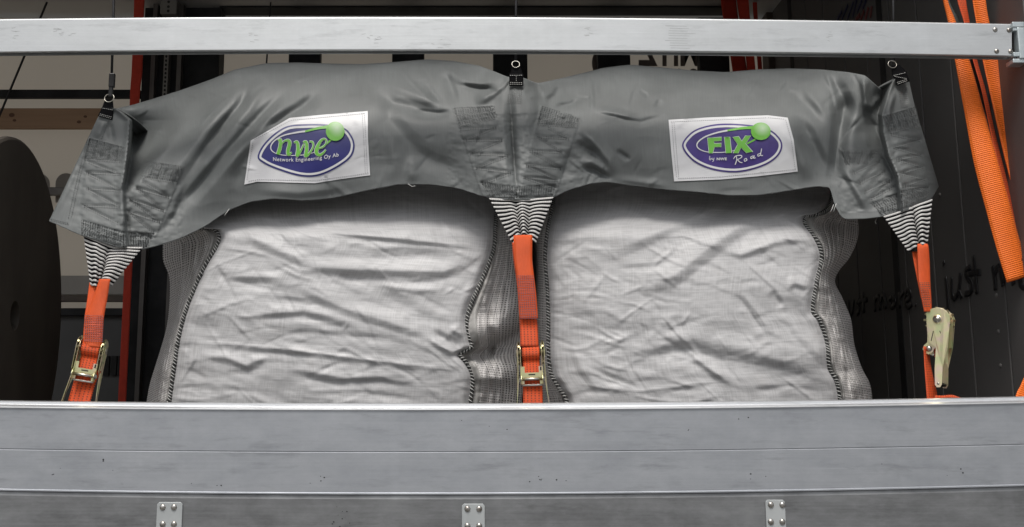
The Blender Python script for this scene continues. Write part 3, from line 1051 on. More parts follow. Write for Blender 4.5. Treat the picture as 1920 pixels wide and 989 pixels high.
# ------------------------------------------------------------------ the tarpaulin cover
KEYS = np.array([
    (190, 207, 92, 415), (199, 203, 150, 441), (211, 203, 215, 463), (218, 204, 270, 468), (250, 197, 300, 460), (300, 182, 340, 447), (350, 166, 385, 425),
    (400, 148, 430, 394), (440, 131, 470, 379), (500, 119, 512, 373), (560, 118, 570, 377), (620, 120, 625, 372), (680, 121, 690, 357), (740, 117, 750, 346),
    (800, 112, 810, 347), (850, 115, 860, 354), (900, 124, 900, 367), (940, 140, 930, 374), (954, 146, 950, 375), (967, 142, 967, 375), (980, 146, 985, 375), (1008, 157, 1035, 372), (1050, 148, 1066, 357),
    (1108, 134, 1110, 344), (1130, 128, 1140, 342), (1180, 122, 1190, 349), (1240, 127, 1250, 356), (1300, 133, 1310, 361), (1360, 136, 1370, 367),
    (1420, 131, 1420, 367), (1480, 129, 1480, 358), (1540, 131, 1530, 350), (1590, 136, 1556, 352), (1612, 140, 1566, 388), (1622, 142, 1580, 412),
    (1640, 158, 1620, 411), (1655, 171, 1650, 408), (1667, 160, 1668, 405), (1678, 148, 1690, 398), (1692, 140, 1715, 389), (1704, 150, 1745, 376), (1712, 190, 1760, 350)], float)
TOPX, TOPY, BOTX, BOTY = KEYS.T


def fold_x(py, pts):
    p = np.array(pts, float)
    return np.interp(py, p[:, 1], p[:, 0])


LFOLD = [(214, 200), (232, 212), (247, 226), (246, 250), (242, 290), (236, 330), (231, 352), (234, 400), (238, 450), (240, 480)]
LRIDGE = [(410, 150), (395, 175), (345, 240), (300, 300), (262, 345), (240, 365), (240, 480)]
RFOLD = [(1676, 140), (1662, 175), (1650, 215), (1653, 250), (1664, 295), (1681, 332), (1688, 380), (1690, 430)]
RRIDGE = [(1620, 140), (1600, 200), (1585, 250), (1590, 290), (1640, 325), (1680, 342), (1690, 430)]


def pad_polys():
    return [[(164, 258), (236, 277), (232, 425), (280, 448), (270, 470), (150, 442)],
            [(272, 300), (345, 312), (292, 445), (240, 430)],
            [(848, 202), (925, 198), (966, 330), (968, 372), (905, 368)],
            [(1014, 198), (1088, 222), (1040, 370), (972, 368), (980, 330)],
            [(1652, 218), (1718, 200), (1742, 375), (1690, 392), (1682, 330)],
            [(1575, 282), (1648, 286), (1682, 345), (1690, 395), (1655, 408)]]


STITCH_BLOCKS = [[(168, 260), (234, 277), (231, 305), (159, 300)], [(276, 303), (343, 312), (331, 343), (264, 334)], [(154, 412), (230, 434), (230, 466), (152, 440)], [(230, 434), (290, 438), (276, 466), (230, 466)],
                 [(851, 203), (925, 199), (933, 222), (863, 240)], [(1016, 199), (1087, 221), (1080, 240), (1008, 234)], [(902, 341), (967, 350), (968, 373), (920, 372)], [(968, 350), (1042, 345), (1036, 371), (968, 373)],
                 [(1655, 219), (1717, 201), (1726, 236), (1669, 250)], [(1577, 281), (1647, 285), (1627, 308), (1585, 308)], [(1632, 381), (1690, 360), (1690, 394), (1656, 404)], [(1690, 358), (1740, 350), (1743, 375), (1690, 394)]]
ZIGZAGS = [[(166, 303), (227, 326), (161, 322), (227, 357), (161, 352), (225, 387), (157, 385), (222, 418)],
           [(267, 338), (317, 369), (255, 351), (307, 394), (242, 372), (300, 415), (240, 395), (290, 436)],
           [(863, 241), (931, 238), (869, 262), (942, 262), (881, 287), (957, 290), (892, 314), (963, 323), (902, 343)],
           [(1028, 239), (1067, 259), (1007, 255), (1055, 285), (993, 282), (1052, 315), (986, 309), (1046, 337), (981, 331), (1042, 352)],
           [(1670, 251), (1725, 262), (1675, 275), (1728, 290), (1680, 298), (1731, 312), (1686, 324), (1735, 335), (1692, 348), (1738, 353)],
           [(1597, 325), (1650, 300), (1608, 345), (1662, 316), (1620, 360), (1672, 335), (1630, 374), (1681, 346)]]


def in_poly(X, Y, poly):
    c = np.zeros(X.shape, bool)
    n = len(poly)
    for i in range(n):
        x0, y0 = poly[i]
        x1, y1 = poly[(i + 1) % n]
        if y0 == y1:
            continue
        m = ((y0 > Y) != (y1 > Y)) & (X < (x1 - x0) * (Y - y0) / (y1 - y0) + x0)
        c ^= m
    return c


def tarp_base(X, Y):
    yt = np.interp(X, TOPX, TOPY)
    yb = np.interp(X, np.maximum.accumulate(BOTX), BOTY)
    t = np.clip((Y - yt) / (yb - yt), 0, 1)
    prof = 0.19 + 0.30 * (1 - np.sqrt(np.clip(1 - (1 - t) ** 2.3, 0, 1)))
    prof = prof - 0.035 * np.sin(np.pi * np.clip(t, 0, 1)) ** 2
    return t, prof


def tarp_y(X, Y, fine=True):
    X, Y = np.asarray(X, float), np.asarray(Y, float)
    t, bag = tarp_base(X, Y)
    # middle strap: pulled forward to the ratchet
    wC = np.exp(-((X - 967) / 78.0) ** 2)
    y = bag * (1 - wC) + wC * (0.10 + 0.11 * (1 - t))
    # left end: a flap in front of a deep pocket
    xf, xr = fold_x(Y, LFOLD), fold_x(Y, LRIDGE)
    q = np.clip((X - xf) / np.maximum(xr - xf, 6), 0, 1)
    dep = 0.42 * np.clip((366 - Y) / 120, 0, 1) * smooth(150, 290, Y)
    ybag = np.where(X < 470, 0.115 + (y - 0.115) * smooth(230, 440, X + 0.55 * (440 - Y)), y)
    pocket = ybag + dep * (1 - smooth(0, 1, q)) * 0.8
    flap = 0.07 + 0.10 * np.clip((440 - Y) / 240, 0, 1) + 0.00022 * np.clip(xf - X, 0, 200)
    s = smooth(-3.5, 3.5, X - xf)
    y = np.where(X < 520, flap * (1 - s) + pocket * s, y)
    # lip of the pocket rolls forward
    y = y - 0.012 * np.exp(-((X - xf + 4) / 6.0) ** 2) * smooth(470, 340, Y) * (X < 520)
    # right end
    xf, xr = fold_x(Y, RFOLD), fold_x(Y, RRIDGE)
    q = np.clip((xf - X) / np.maximum(xf - xr, 6), 0, 1)
    dep = 0.075 * np.clip((345 - Y) / 110, 0, 1) * smooth(130, 210, Y)
    wr = smooth(1470, 1640, X)
    ybag = y * (1 - wr) + wr * (0.13 + 0.09 * (1 - t))
    pocket = ybag + dep * (1 - smooth(0, 1, q))
    flap = 0.08 + 0.09 * np.clip((400 - Y) / 240, 0, 1) + 0.16 * np.clip((X - 1680) / 80, 0, 1.4) ** 2
    s = smooth(-4, 4, X - xf)
    y = np.where(X > 1450, pocket * (1 - s) + flap * s, y)
    y = y - 0.012 * np.exp(-((X - xf - 4) / 6.0) ** 2) * smooth(430, 330, Y) * (X > 1450)
    if not fine:
        return y
    d = np.zeros(X.shape)
    A = lambda pts, w, amp, taper=0.35: 0.5 * crease(X, Y, pts, w, amp, taper=taper) + 0.55 * crease(X, Y, pts, w * 0.95, amp, 'tent', taper)
    # negative = towards the viewer
    # middle: gathered valley under the ring, ribs fanning out from the loop
    d += A([(960, 165), (958, 200), (961, 250), (965, 310), (969, 366)], 8, 0.030, taper=0.35)
    d += A([(958, 195), (961, 250), (965, 310), (969, 366)], 2.5, 0.018, taper=0.3)
    d += A([(990, 180), (992, 260), (984, 340)], 18, -0.012)
    d += A([(950, 158), (915, 180), (890, 198)], 10, -0.024)
    d += A([(948, 150), (900, 158), (850, 152)], 8, -0.022)
    d += A([(940, 172), (880, 162), (862, 158)], 6, 0.02)
    d += A([(985, 160), (1003, 205), (1010, 230)], 14, -0.010)
    d += A([(990, 150), (1012, 176), (1022, 195)], 7, 0.012)
    d += A([(1020, 195), (1040, 180), (1048, 160)], 7, 0.015)
    d += A([(1040, 200), (1070, 196), (1090, 185)], 6, 0.014)
        # left half: long folds fanning down from the crown to the left hem
    d += A([(470, 138), (430, 190), (380, 250), (330, 320), (290, 380)], 20, -0.030, taper=0.3)
    d += A([(440, 205), (410, 250), (385, 280)], 16, 0.016)
    d += A([(475, 150), (452, 195), (400, 255), (350, 330)], 10, 0.024)
    d += A([(500, 152), (465, 205), (420, 260)], 12, -0.016)
    d += A([(545, 165), (490, 215), (425, 285), (370, 350), (330, 400)], 11, 0.034, taper=0.25)
    d += A([(560, 175), (505, 225), (440, 295), (400, 345)], 15, -0.024)
    d += A([(605, 170), (560, 205), (520, 228), (475, 252)], 12, 0.034, taper=0.3)
    d += A([(598, 192), (550, 224), (500, 250), (475, 265)], 12, -0.010)
    d += A([(470, 262), (455, 310), (440, 360)], 16, 0.016)
    d += A([(470, 355), (560, 362), (660, 350)], 10, -0.010)
    # between the left label and the middle pads
    d += A([(700, 150), (760, 170), (810, 190), (850, 208)], 12, -0.016)
    d += A([(700, 172), (740, 195), (790, 206), (845, 212)], 14, 0.024)
    d += A([(770, 210), (820, 214), (852, 210)], 7, 0.020)
    d += A([(815, 120), (850, 140), (885, 158)], 12, -0.020)
    d += A([(790, 150), (815, 180), (835, 205)], 8, 0.014)
    d += A([(835, 130), (850, 175), (855, 200)], 9, 0.014)
    d += A([(720, 190), (730, 225), (760, 260), (800, 290)], 20, 0.020)
    d += A([(715, 230), (735, 260), (740, 310), (725, 345)], 14, -0.014)
    d += A([(775, 290), (770, 320), (775, 345)], 12, -0.012)
    d += A([(760, 270), (810, 300), (870, 320)], 14, 0.012)
    # right of the middle pads
    d += A([(1082, 240), (1110, 262), (1140, 300), (1155, 332)], 9, -0.026, taper=0.3)
    d += A([(1075, 262), (1100, 280), (1130, 292)], 9, 0.022)
    d += A([(1080, 308), (1110, 304), (1150, 330)], 8, -0.018)
    d += A([(1085, 318), (1115, 318), (1150, 338)], 7, 0.018)
    d += A([(1070, 275), (1062, 310), (1050, 345)], 10, 0.014)
    d += A([(1155, 280), (1175, 295), (1182, 303)], 5, 0.012)
    d += A([(1107, 136), (1108, 165), (1110, 215)], 4, -0.008)
    d += A([(1118, 138), (1116, 165), (1122, 190)], 8, 0.010)
    d += A([(1110, 205), (1160, 214), (1200, 226)], 6, -0.010)
    d += A([(1115, 214), (1200, 230), (1255, 216)], 6, 0.010)
    d += A([(1150, 335), (1200, 342), (1260, 350)], 6, -0.006)
    d += A([(1040, 165), (1070, 180), (1100, 178)], 16, 0.012)
    d += A([(1160, 160), (1230, 175), (1330, 165), (1400, 180)], 20, -0.012)
    # right shoulder
    d += A([(1545, 132), (1562, 170), (1572, 210), (1574, 240)], 4.5, -0.012, taper=0.2)
    d += A([(1555, 140), (1580, 180), (1600, 230)], 16, 0.030)
    d += A([(1500, 150), (1520, 180), (1550, 215)], 9, -0.010)
    d += A([(1480, 170), (1520, 205), (1550, 240)], 12, 0.014)
    d += A([(1490, 205), (1515, 250), (1545, 310), (1560, 345)], 14, 0.026)
    d += A([(1470, 235), (1500, 290), (1515, 345)], 14, -0.016)
    d += A([(1590, 170), (1577, 220), (1570, 270), (1564, 330), (1562, 350)], 15, 0.05, taper=0.25)
    d += A([(1618, 142), (1622, 180), (1624, 212)], 7, -0.035, taper=0.25)
    d += A([(1624, 212), (1640, 240), (1660, 290)], 8, 0.020)
    d += A([(1610, 245), (1625, 280), (1645, 300)], 12, -0.009)
    d += A([(1650, 180), (1628, 210)], 6, -0.015)
    d += A([(1572, 300), (1600, 345), (1630, 400)], 9, -0.020)
    d += A([(1678, 165), (1668, 205), (1664, 240)], 6, -0.020)
    d += A([(1692, 165), (1700, 200)], 6, 0.012)
    # left flap
    d += A([(196, 225), (180, 262)], 8, -0.012)
    d += A([(205, 225), (212, 270)], 7, 0.012)
    d += A([(150, 300), (120, 370), (105, 410)], 7, -0.008)
    d += A([(237, 400), (236, 430), (234, 455)], 5, 0.02, taper=0.3)
    d += A([(300, 440), (330, 400), (352, 340)], 8, 0.012)
    d *= 0.78
    # pads are doubled cloth, quilted by their stitching
    for p in pad_polys():
        m = in_poly(X, Y, p)
        d += np.where(m, -0.0025, 0)
    for z in ZIGZAGS:
        bx = np.array(z)
        near = (X > bx[:, 0].min() - 25) & (X < bx[:, 0].max() + 25) & (Y > bx[:, 1].min() - 25) & (Y < bx[:, 1].max() + 25)
        if near.any():
            d[near] += crease(X[near], Y[near], z, 3.0, 0.0034, taper=0)
            d[near] += 0.003 * fbm(X[near] / 13, Y[near] / 9, 21, 2)
    for bl in STITCH_BLOCKS:
        m = in_poly(X, Y, bl)
        if m.any():
            d[m] += 0.002 + 0.0022 * vnoise(X[m] / 4.0, Y[m] / 3.2, 5)
    # general unevenness, kept low on the labels
    lab = np.exp(-(((X - 580) / 120) ** 4 + ((Y - 278) / 75) ** 4)) + np.exp(-(((X - 1372) / 125) ** 4 + ((Y - 280) / 70) ** 4))
    kp = 1 - 0.8 * np.clip(lab, 0, 1)
    d += kp * (0.010 * fbm(X / 110, Y / 70, 2, 2) + 0.0040 * (np.abs(fbm(X / 60, Y / 42, 9, 2)) - 0.2))
    rg = np.random.RandomState(31)
    for k_ in range(110):                    # small hard creases of the coated cloth
        c0_, c1_ = rg.uniform(240, 1640), rg.uniform(125, 370)
        an_, ln_ = rg.uniform(-1.3, 1.3), rg.uniform(10, 48)
        p_ = [(c0_ - ln_ * math.cos(an_), c1_ - ln_ * math.sin(an_)), (c0_ + rg.uniform(-6, 6), c1_ + rg.uniform(-6, 6)), (c0_ + ln_ * math.cos(an_), c1_ + ln_ * math.sin(an_))]
        am_, w_c = rg.choice([-1, 1]) * rg.uniform(0.0012, 0.0050), rg.uniform(2.5, 6)
        nb = (np.abs(X - c0_) < ln_ + 20) & (np.abs(Y - c1_) < ln_ + 20)
        if nb.any():
            d[nb] += crease(X[nb], Y[nb], p_, w_c, am_, 'tent', 0.4) * kp[nb]
    d += 0.010 * np.sin(X / 46.0 + 1.3 * np.sin(X / 90)) * smooth(0.72, 1.0, t) * (1 - wC)
    return y + d


u = np.linspace(0, 1, 760)
ki = np.linspace(0, 1, len(KEYS))
# columns spread by the hem and the crown so that cells stay even
w_ = np.cumsum(np.concatenate([[0], np.hypot(np.diff(TOPX), np.diff(TOPY)) + np.hypot(np.diff(BOTX), np.diff(BOTY))]))
w_ /= w_[-1]
KC = np.stack([np.interp(u, w_, KEYS[:, j]) for j in range(4)], 1)
ker = np.hanning(13)
ker /= ker.sum()
for j in range(4):
    pad_ = np.concatenate([2 * KC[0, j] - KC[6:0:-1, j], KC[:, j], 2 * KC[-1, j] - KC[-2:-8:-1, j]])
    KC[:, j] = np.convolve(pad_, ker, 'valid')
tv = np.linspace(0, 1, 150)
PX = KC[None, :, 0] * (1 - tv)[:, None] + KC[None, :, 2] * tv[:, None]
PY = KC[None, :, 1] * (1 - tv)[:, None] + KC[None, :, 3] * tv[:, None]
PY = PY + 1.2 * vnoise(PX / 9, PX * 0, 4) * (tv[:, None] > 0.995)
YY = tarp_y(PX, PY)
FR = AT(PX, PY, YY)
# the sheet goes on over the tops of the bags
ext = []
for e in np.linspace(0, 1, 24)[::-1][:-1]:
    row = FR[0].copy()
    row[:, 1] += e * 0.75
    row[:, 2] += 0.03 * math.sin(e * 3.0) - 0.10 * e * e + 0.02 * e * fbm(row[:, 0] * 6, row[:, 1] * 6, 3)
    row[:, 0] += np.where(row[:, 0] < 0, 0.06, -0.03) * e * smooth(0.6, 1.4, np.abs(row[:, 0]))
    ext.append(row)
ALL = np.concatenate([np.array(ext), FR], 0)
UV = np.stack(np.broadcast_arrays(np.linspace(0, 3.0, ALL.shape[1])[None, :], np.linspace(0, 1.2, ALL.shape[0])[:, None]), -1)
cov = thing('tarpaulin_cover', 'grey tarpaulin cover stretched over both big bags', 'cover', (0, 0.3, 1.0))
sheet = mesh_obj('sheet', ALL, grid_faces(*ALL.shape[:2]), M['tarp'], cov, uv=UV)
solidify(sheet, 0.0016, 0.0)


def surf(px, py, off):
    px, py = np.asarray(px, float), np.asarray(py, float)
    return AT(px, py, tarp_y(px, py) - off)


def dashes(lines, dash, gap, wpx, off, m, name, parent, fn=surf):
    C, D = [], []
    for ln in lines:
        ln = np.array(ln, float)
        for i in range(len(ln) - 1):
            d = ln[i + 1] - ln[i]
            L_ = np.hypot(*d)
            d = d / max(L_, 1e-6)
            s = 0.0
            while s + dash <= L_ + 0.01:
                C.append(ln[i] + d * (s + dash / 2))
                D.append(d)
                s += dash + gap
    C, D = np.array(C), np.array(D)
    Nn = np.stack([-D[:, 1], D[:, 0]], 1)
    pts = [C - D * dash / 2 - Nn * wpx / 2, C + D * dash / 2 - Nn * wpx / 2, C + D * dash / 2 + Nn * wpx / 2, C - D * dash / 2 + Nn * wpx / 2]
    base = [fn(p[:, 0], p[:, 1], -0.0002) for p in pts]
    top = [fn(C[:, 0] + s_ * D[:, 0] * dash * 0.3, C[:, 1] + s_ * D[:, 1] * dash * 0.3, off) for s_ in (-1, 1)]
    V = np.stack(base + top, 1)
    f = []
    for i in range(len(C)):
        q = i * 6
        f += [(q, q + 1, q + 5, q + 4), (q + 2, q + 3, q + 4, q + 5), (q + 1, q + 2, q + 5), (q + 3, q, q + 4)]
    return stuff(mesh_obj(name, V.reshape(-1, 3), f, m, parent, sm=False))


def block_lines(b, n):
    b = np.array(b, float)
    out = []
    for k_ in range(n + 1):
        s_ = k_ / n
        a0 = b[0] * (1 - s_) + b[3] * s_
        a1 = b[1] * (1 - s_) + b[2] * s_
        out.append([a0 + [random.uniform(-1, 2), random.uniform(-.6, .6)], a1 + [random.uniform(-2, 1), random.uniform(-.6, .6)]])
    return out


lines = []
for bl in STITCH_BLOCKS:
    h = (abs(bl[3][1] - bl[0][1]) + abs(bl[2][1] - bl[1][1])) / 2
    lines += block_lines(bl, max(5, int(h / 2.7)))
    lines += block_lines([bl[1], bl[2], bl[3], bl[0]], 5)
zz = []
for z in ZIGZAGS:
    z = np.array(z, float)
    zz += [z, z + [0, 3.4]]
lines += zz
dashes(lines, 2.8, 1.8, 1.15, 0.0040, M['stitch'], 'stitching', cov)
dashes([[(204, 226), (190, 262)], [(164, 262), (146, 330), (128, 410)], [(168, 264), (150, 332), (133, 412)], [(95, 411), (130, 419)], [(96, 414), (131, 422)]], 2.6, 1.8, 1.1, 0.0038, M['stitch'], 'stitching', cov)

# frayed thread ends at the hem
for pts_ in ([(1563, 384), (1560, 392), (1557, 398)], [(1568, 382), (1565, 390), (1563, 397)], [(1645, 408), (1641, 416), (1643, 420)], [(430, 392), (424, 400), (421, 405)], [(765, 345), (772, 350), (779, 349)]):
    MB().tube(AT(np.array(pts_)[:, 0], np.array(pts_)[:, 1], 0.16), 0.0009, 5).build('loose_thread', M['white_thread'], cov, sm=True)

# labels sewn on to the cover
def fill_px(name, outer, holes, off, m, parent, maxlen=9.0, uvbox=None):
    loops = [[Vector((x, y, 0)) for x, y in outer]] + [[Vector((x, y, 0)) for x, y in h_] for h_ in holes]
    flat = [p for lp_ in loops for p in lp_]
    tri = tessellate_polygon(loops)
    bm = bmesh.new()
    vs_ = [bm.verts.new(p) for p in flat]
    for t_ in tri:
        try:
            bm.faces.new([vs_[i] for i in t_])
        except ValueError:
            pass
    for _ in range(5):
        es = [e for e in bm.edges if e.calc_length() > maxlen]
        if not es:
            break
        bmesh.ops.subdivide_edges(bm, edges=es, cuts=1, use_grid_fill=False)
        bmesh.ops.triangulate(bm, faces=bm.faces)
    bm.verts.index_update()
    P = np.array([v.co[:2] for v in bm.verts])
    f = [[v.index for v in fc.verts] for fc in bm.faces]
    f = [q if ((P[q[1]][0] - P[q[0]][0]) * (P[q[2]][1] - P[q[0]][1]) - (P[q[1]][1] - P[q[0]][1]) * (P[q[2]][0] - P[q[0]][0])) > 0 else q[::-1] for q in f]
    bm.free()
    uv = None
    if uvbox:
        uv = np.stack([(P[:, 0] - uvbox[0]) / (uvbox[2] - uvbox[0]), (P[:, 1] - uvbox[1]) / (uvbox[3] - uvbox[1])], 1)
    return mesh_obj(name, surf(P[:, 0], P[:, 1], off), f, m, parent, uv=uv)


def spline_closed(pts, n=10):
    pts = [np.array(p, float) for p in pts]
    N_ = len(pts)
    out = []
    for i in range(N_):
        p0, p1, p2, p3 = pts[i - 1], pts[i], pts[(i + 1) % N_], pts[(i + 2) % N_]
        for k_ in range(n):
            t = k_ / n
            out.append(0.5 * (2 * p1 + (p2 - p0) * t + (2 * p0 - 5 * p1 + 4 * p2 - p3) * t * t + (3 * p1 - p0 - 3 * p2 + p3) * t ** 3))
    return np.array(out)


def shrink(poly, d):
    poly = np.array(poly)
    tg = np.roll(poly, -1, 0) - np.roll(poly, 1, 0)
    tg /= np.linalg.norm(tg, axis=1)[:, None] + 1e-9
    n_ = np.stack([-tg[:, 1], tg[:, 0]], 1)
    c = poly.mean(0)
    if ((c - poly) * n_).sum() < 0:
        n_ = -n_
    return poly + n_ * d


def stroke(name, pts, w, off, m, parent, n=6):
    """flat painted line of varying width, laid on the cover"""
    pts = np.array(pts, float)
    ww = np.array(w, float) if hasattr(w, '__len__') else np.full(len(pts), float(w))
    S = catmull(np.column_stack([pts, ww]), n)
    tg = np.gradient(S[:, :2], axis=0)
    tg /= np.linalg.norm(tg, axis=1)[:, None] + 1e-9
    nn = np.stack([-tg[:, 1], tg[:, 0]], 1)
    a, b_ = S[:, :2] + nn * S[:, 2:] / 2, S[:, :2] - nn * S[:, 2:] / 2
    P = np.stack([a, b_], 1).reshape(-1, 2)
    f = [(2 * i, 2 * i + 1, 2 * i + 3, 2 * i + 2) for i in range(len(S) - 1)]
    return surf(P[:, 0], P[:, 1], off), f


def strokes(name, lst, off, m, parent, grow=0.0):
    b = MB()
    for i, (pts, w) in enumerate(lst):
        w = [x + grow for x in w] if hasattr(w, '__len__') else w + grow
        v, f = stroke(name, pts, w, off + 0.00012 * i, m, parent)
        b.add(v, f)
    return mesh_obj(name, b.v, b.f, m, parent)


def label_text(name, body, org, ux, uy, off, m, parent, shear=0.0, bold=0.0, arc=None, space=1.0):
    v, f = text_2d(body, shear, bold, space)
    P = np.array(org) + v[:, :1] * np.array(ux) + v[:, 1:] * np.array(uy)
    if arc is not None:
        P[:, 1] += arc(v[:, 0])
    return mesh_obj(name, surf(P[:, 0], P[:, 1], off), f, m, parent, sm=False)


def edge_dense(poly, n=14):
    poly = np.array(poly, float)
    out = []
    for i in range(len(poly)):
        a, b_ = poly[i], poly[(i + 1) % len(poly)]
        for k_ in range(n):
            out.append(a + (b_ - a) * k_ / n)
    return out


O = 0.0035
la1 = fill_px('label', edge_dense([(470, 264), (505, 244), (543, 221.5), (620, 214), (689.5, 208.5), (690, 262), (694, 329), (640, 336), (590, 344), (520, 342), (482, 341), (458, 346.5)], 8), [], O, M['label'], cov)
la1['label'] = 'white label with a blue oval and a green ball'
ov = spline_closed([(483, 293), (500, 264), (535, 238), (575, 233), (615, 234), (645, 240), (660, 256), (665, 275), (657, 296), (630, 316), (597, 330), (565, 331), (525, 320), (495, 307)], 8)
fill_px('print', ov, [], O + 0.0016, M['navy'], la1)
ri, ro_ = shrink(ov, 3.2), shrink(ov, 7.2)
b = MB()
n_ = len(ov)
V = np.concatenate([surf(ri[:, 0], ri[:, 1], O + 0.0028), surf(ro_[:, 0], ro_[:, 1], O + 0.0028)])
mesh_obj('print', V, [(i, n_ + i, n_ + (i + 1) % n_, (i + 1) % n_) for i in range(n_)], M['print_white'], la1)
strokes('print', [([(598, 283), (575, 290), (545, 292), (520, 289), (508, 280), (512, 267), (530, 255), (555, 249), (576, 246)], [1.2, 1.4, 1.4, 1.4, 2, 2.4, 2.6, 3, 3.6])], O + 0.0038, M['print_white'], la1)
strokes('print', [([(572, 247), (595, 241), (616, 238)], [3.4, 4.6, 6.0]), ([(598, 279), (612, 270), (622, 261)], [3.0, 3.4, 3.6])], O + 0.0040, M['green'], la1)
NWE = [([(521, 264), (526, 263), (525, 277), (521, 290)], [2, 5, 6, 6]), ([(526, 274), (533, 265), (541, 264), (543, 270), (540, 283), (541, 290), (547, 286)], [1.5, 2.5, 5, 6, 6, 5, 1.5]),
       ([(551, 268), (557, 267), (559, 280), (557, 292), (562, 287), (570, 270)], [2, 5, 6, 5, 3, 2]), ([(568, 267), (574, 267), (575, 281), (573, 293), (580, 288), (587, 276), (586, 267), (580, 266)], [2, 5, 6, 5, 3, 2.5, 3, 2]),
       ([(594, 280), (606, 276), (612, 267), (609, 261), (602, 264), (595, 276), (593, 286), (599, 291), (606, 287), (611, 281)], [1.8, 2, 2.4, 2.6, 4, 6, 6, 5, 3, 1.5])]
strokes('print', NWE, O + 0.0046, M['print_white'], la1, grow=1.8)
strokes('print', NWE, O + 0.0062, M['green'], la1)
bc, brd = (628.5, 246.5), (17.5, 18.0)
an = np.linspace(0, 2 * math.pi, 40, endpoint=False)
fill_px('print', [(bc[0] + brd[0] * math.cos(a), bc[1] + brd[1] * math.sin(a)) for a in an], [], O + 0.0074, M['ball'], la1, uvbox=(bc[0] - brd[0], bc[1] - brd[1], bc[0] + brd[0], bc[1] + brd[1]))
label_text('print', 'Network Engineering Oy Ab', (512, 304.5), (123, -8.5), (0, -9.5), O + 0.0046, M['print_white'], la1, bold=0.012, arc=lambda s_: 4.5 * np.sin(np.pi * s_), space=1.12)
LST = [[(477, 262), (545, 226), (686, 213)], [(683, 212), (686, 262), (689, 326)], [(679, 213), (682, 262), (685, 326)], [(691, 325), (592, 339), (484, 337), (462, 341)], [(474, 268), (463, 338)]]
dashes(LST, 2.4, 1.6, 0.7, O + 0.002, mat('pale thread', (0.27, 0.27, 0.28), 0.7), 'stitching', la1, fn=lambda x, y, o_: surf(x, y, max(o_, O + 0.0006)))

la2 = fill_px('label', edge_dense([(1253.5, 225), (1330, 220.5), (1440, 216.5), (1477, 221), (1488, 262), (1496, 322), (1420, 331), (1350, 337), (1264, 340.5), (1259, 290)], 8), [], O, M['label'], cov)
la2['label'] = 'white label with a violet oval and green capital letters'
ov = spline_closed([(1279, 275), (1290, 254), (1312, 240), (1350, 232.5), (1400, 234), (1440, 242), (1461, 258), (1467, 275), (1458, 294), (1435, 310), (1400, 321), (1368, 323.5), (1330, 317), (1298, 301)], 8)
fill_px('print', ov, [], O + 0.0016, M['violet'], la2)
ri, ro_ = shrink(ov, 3.0), shrink(ov, 7.0)
V = np.concatenate([surf(ri[:, 0], ri[:, 1], O + 0.0028), surf(ro_[:, 0], ro_[:, 1], O + 0.0028)])
n_ = len(ov)
mesh_obj('print', V, [(i, n_ + i, n_ + (i + 1) % n_, (i + 1) % n_) for i in range(n_)], M['print_white'], la2)
strokes('print', [([(1385, 281), (1355, 286), (1325, 285), (1309, 278), (1308, 268), (1322, 257), (1345, 249), (1370, 244)], [1.2, 1.4, 1.5, 2, 2.4, 2.6, 3, 3.4])], O + 0.0038, M['print_white'], la2)
strokes('print', [([(1364, 245), (1390, 241), (1412, 239.5)], [3.4, 4.4, 6.0]), ([(1400, 270), (1412, 264), (1421, 258)], [3.0, 3.2, 3.4])], O + 0.0040, M['green'], la2)
S_ = lambda pts: [(1240 + x * 270 / 1780.0, 200 + y * 270 / 1780.0) for x, y in pts]
GL = [S_([(572, 392), (745, 380), (742, 422), (650, 428), (652, 458), (740, 455), (738, 498), (655, 500), (634, 576), (592, 578)]),
      S_([(780, 378), (845, 378), (868, 574), (800, 577)]),
      S_([(885, 378), (955, 372), (995, 430), (1040, 365), (1105, 360), (1040, 460), (1128, 560), (1050, 572), (985, 505), (950, 574), (890, 578), (945, 468)])]
for g in GL:
    fill_px('print', [tuple(p) for p in edge_dense(shrink(g, -1.0), 2)], [], O + 0.0048, M['print_white'], la2)
    fill_px('print', [tuple(p) for p in edge_dense(g, 2)], [], O + 0.0060, M['green'], la2)
bc, brd = (1426.5, 246.5), (18.5, 16.5)
an = np.linspace(0, 2 * math.pi, 40, endpoint=False)
fill_px('print', [(bc[0] + brd[0] * math.cos(a), bc[1] + brd[1] * math.sin(a)) for a in an], [], O + 0.0072, M['ball'], la2, uvbox=(bc[0] - brd[0], bc[1] - brd[1], bc[0] + brd[0], bc[1] + brd[1]))
SC = [(S_([(600, 612), (594, 650), (605, 662), (618, 645), (604, 640)]), 1.1), (S_([(628, 636), (630, 655), (645, 650)]), 1.1), (S_([(652, 634), (645, 670), (630, 682)]), 1.1),
      (S_([(925, 615), (932, 660), (912, 720)]), [1.8, 1.8, 1.6]), (S_([(892, 650), (920, 612), (985, 606), (990, 630), (930, 664)]), [1.2, 1.6, 1.8, 1.6, 1.2]), (S_([(940, 660), (975, 690), (1003, 694)]), [1.4, 1.8, 1.4]),
      (S_([(1052, 640), (1026, 655), (1030, 678), (1058, 662), (1048, 640)]), 1.5), (S_([(1140, 610), (1106, 625), (1112, 645), (1145, 622)]), 1.5), (S_([(1150, 606), (1142, 640), (1165, 634)]), 1.5),
      (S_([(1226, 580), (1192, 594), (1200, 615), (1232, 595)]), 1.5), (S_([(1240, 520), (1228, 600), (1256, 606)]), 1.5)]
strokes('print', SC, O + 0.0044, M['print_white'], la2)
label_text('print', 'NWE', S_([(684, 666)])[0], (19, -0.2), (0, -5.0), O + 0.0044, M['print_white'], la2, bold=0.035, space=1.1)
LST = [[(1258, 229), (1440, 221), (1473, 224)], [(1473, 225), (1484, 264), (1491, 318)], [(1492, 318), (1350, 332), (1268, 335)], [(1260, 230), (1264, 290), (1269, 336)], [(1264, 230), (1273, 336)]]
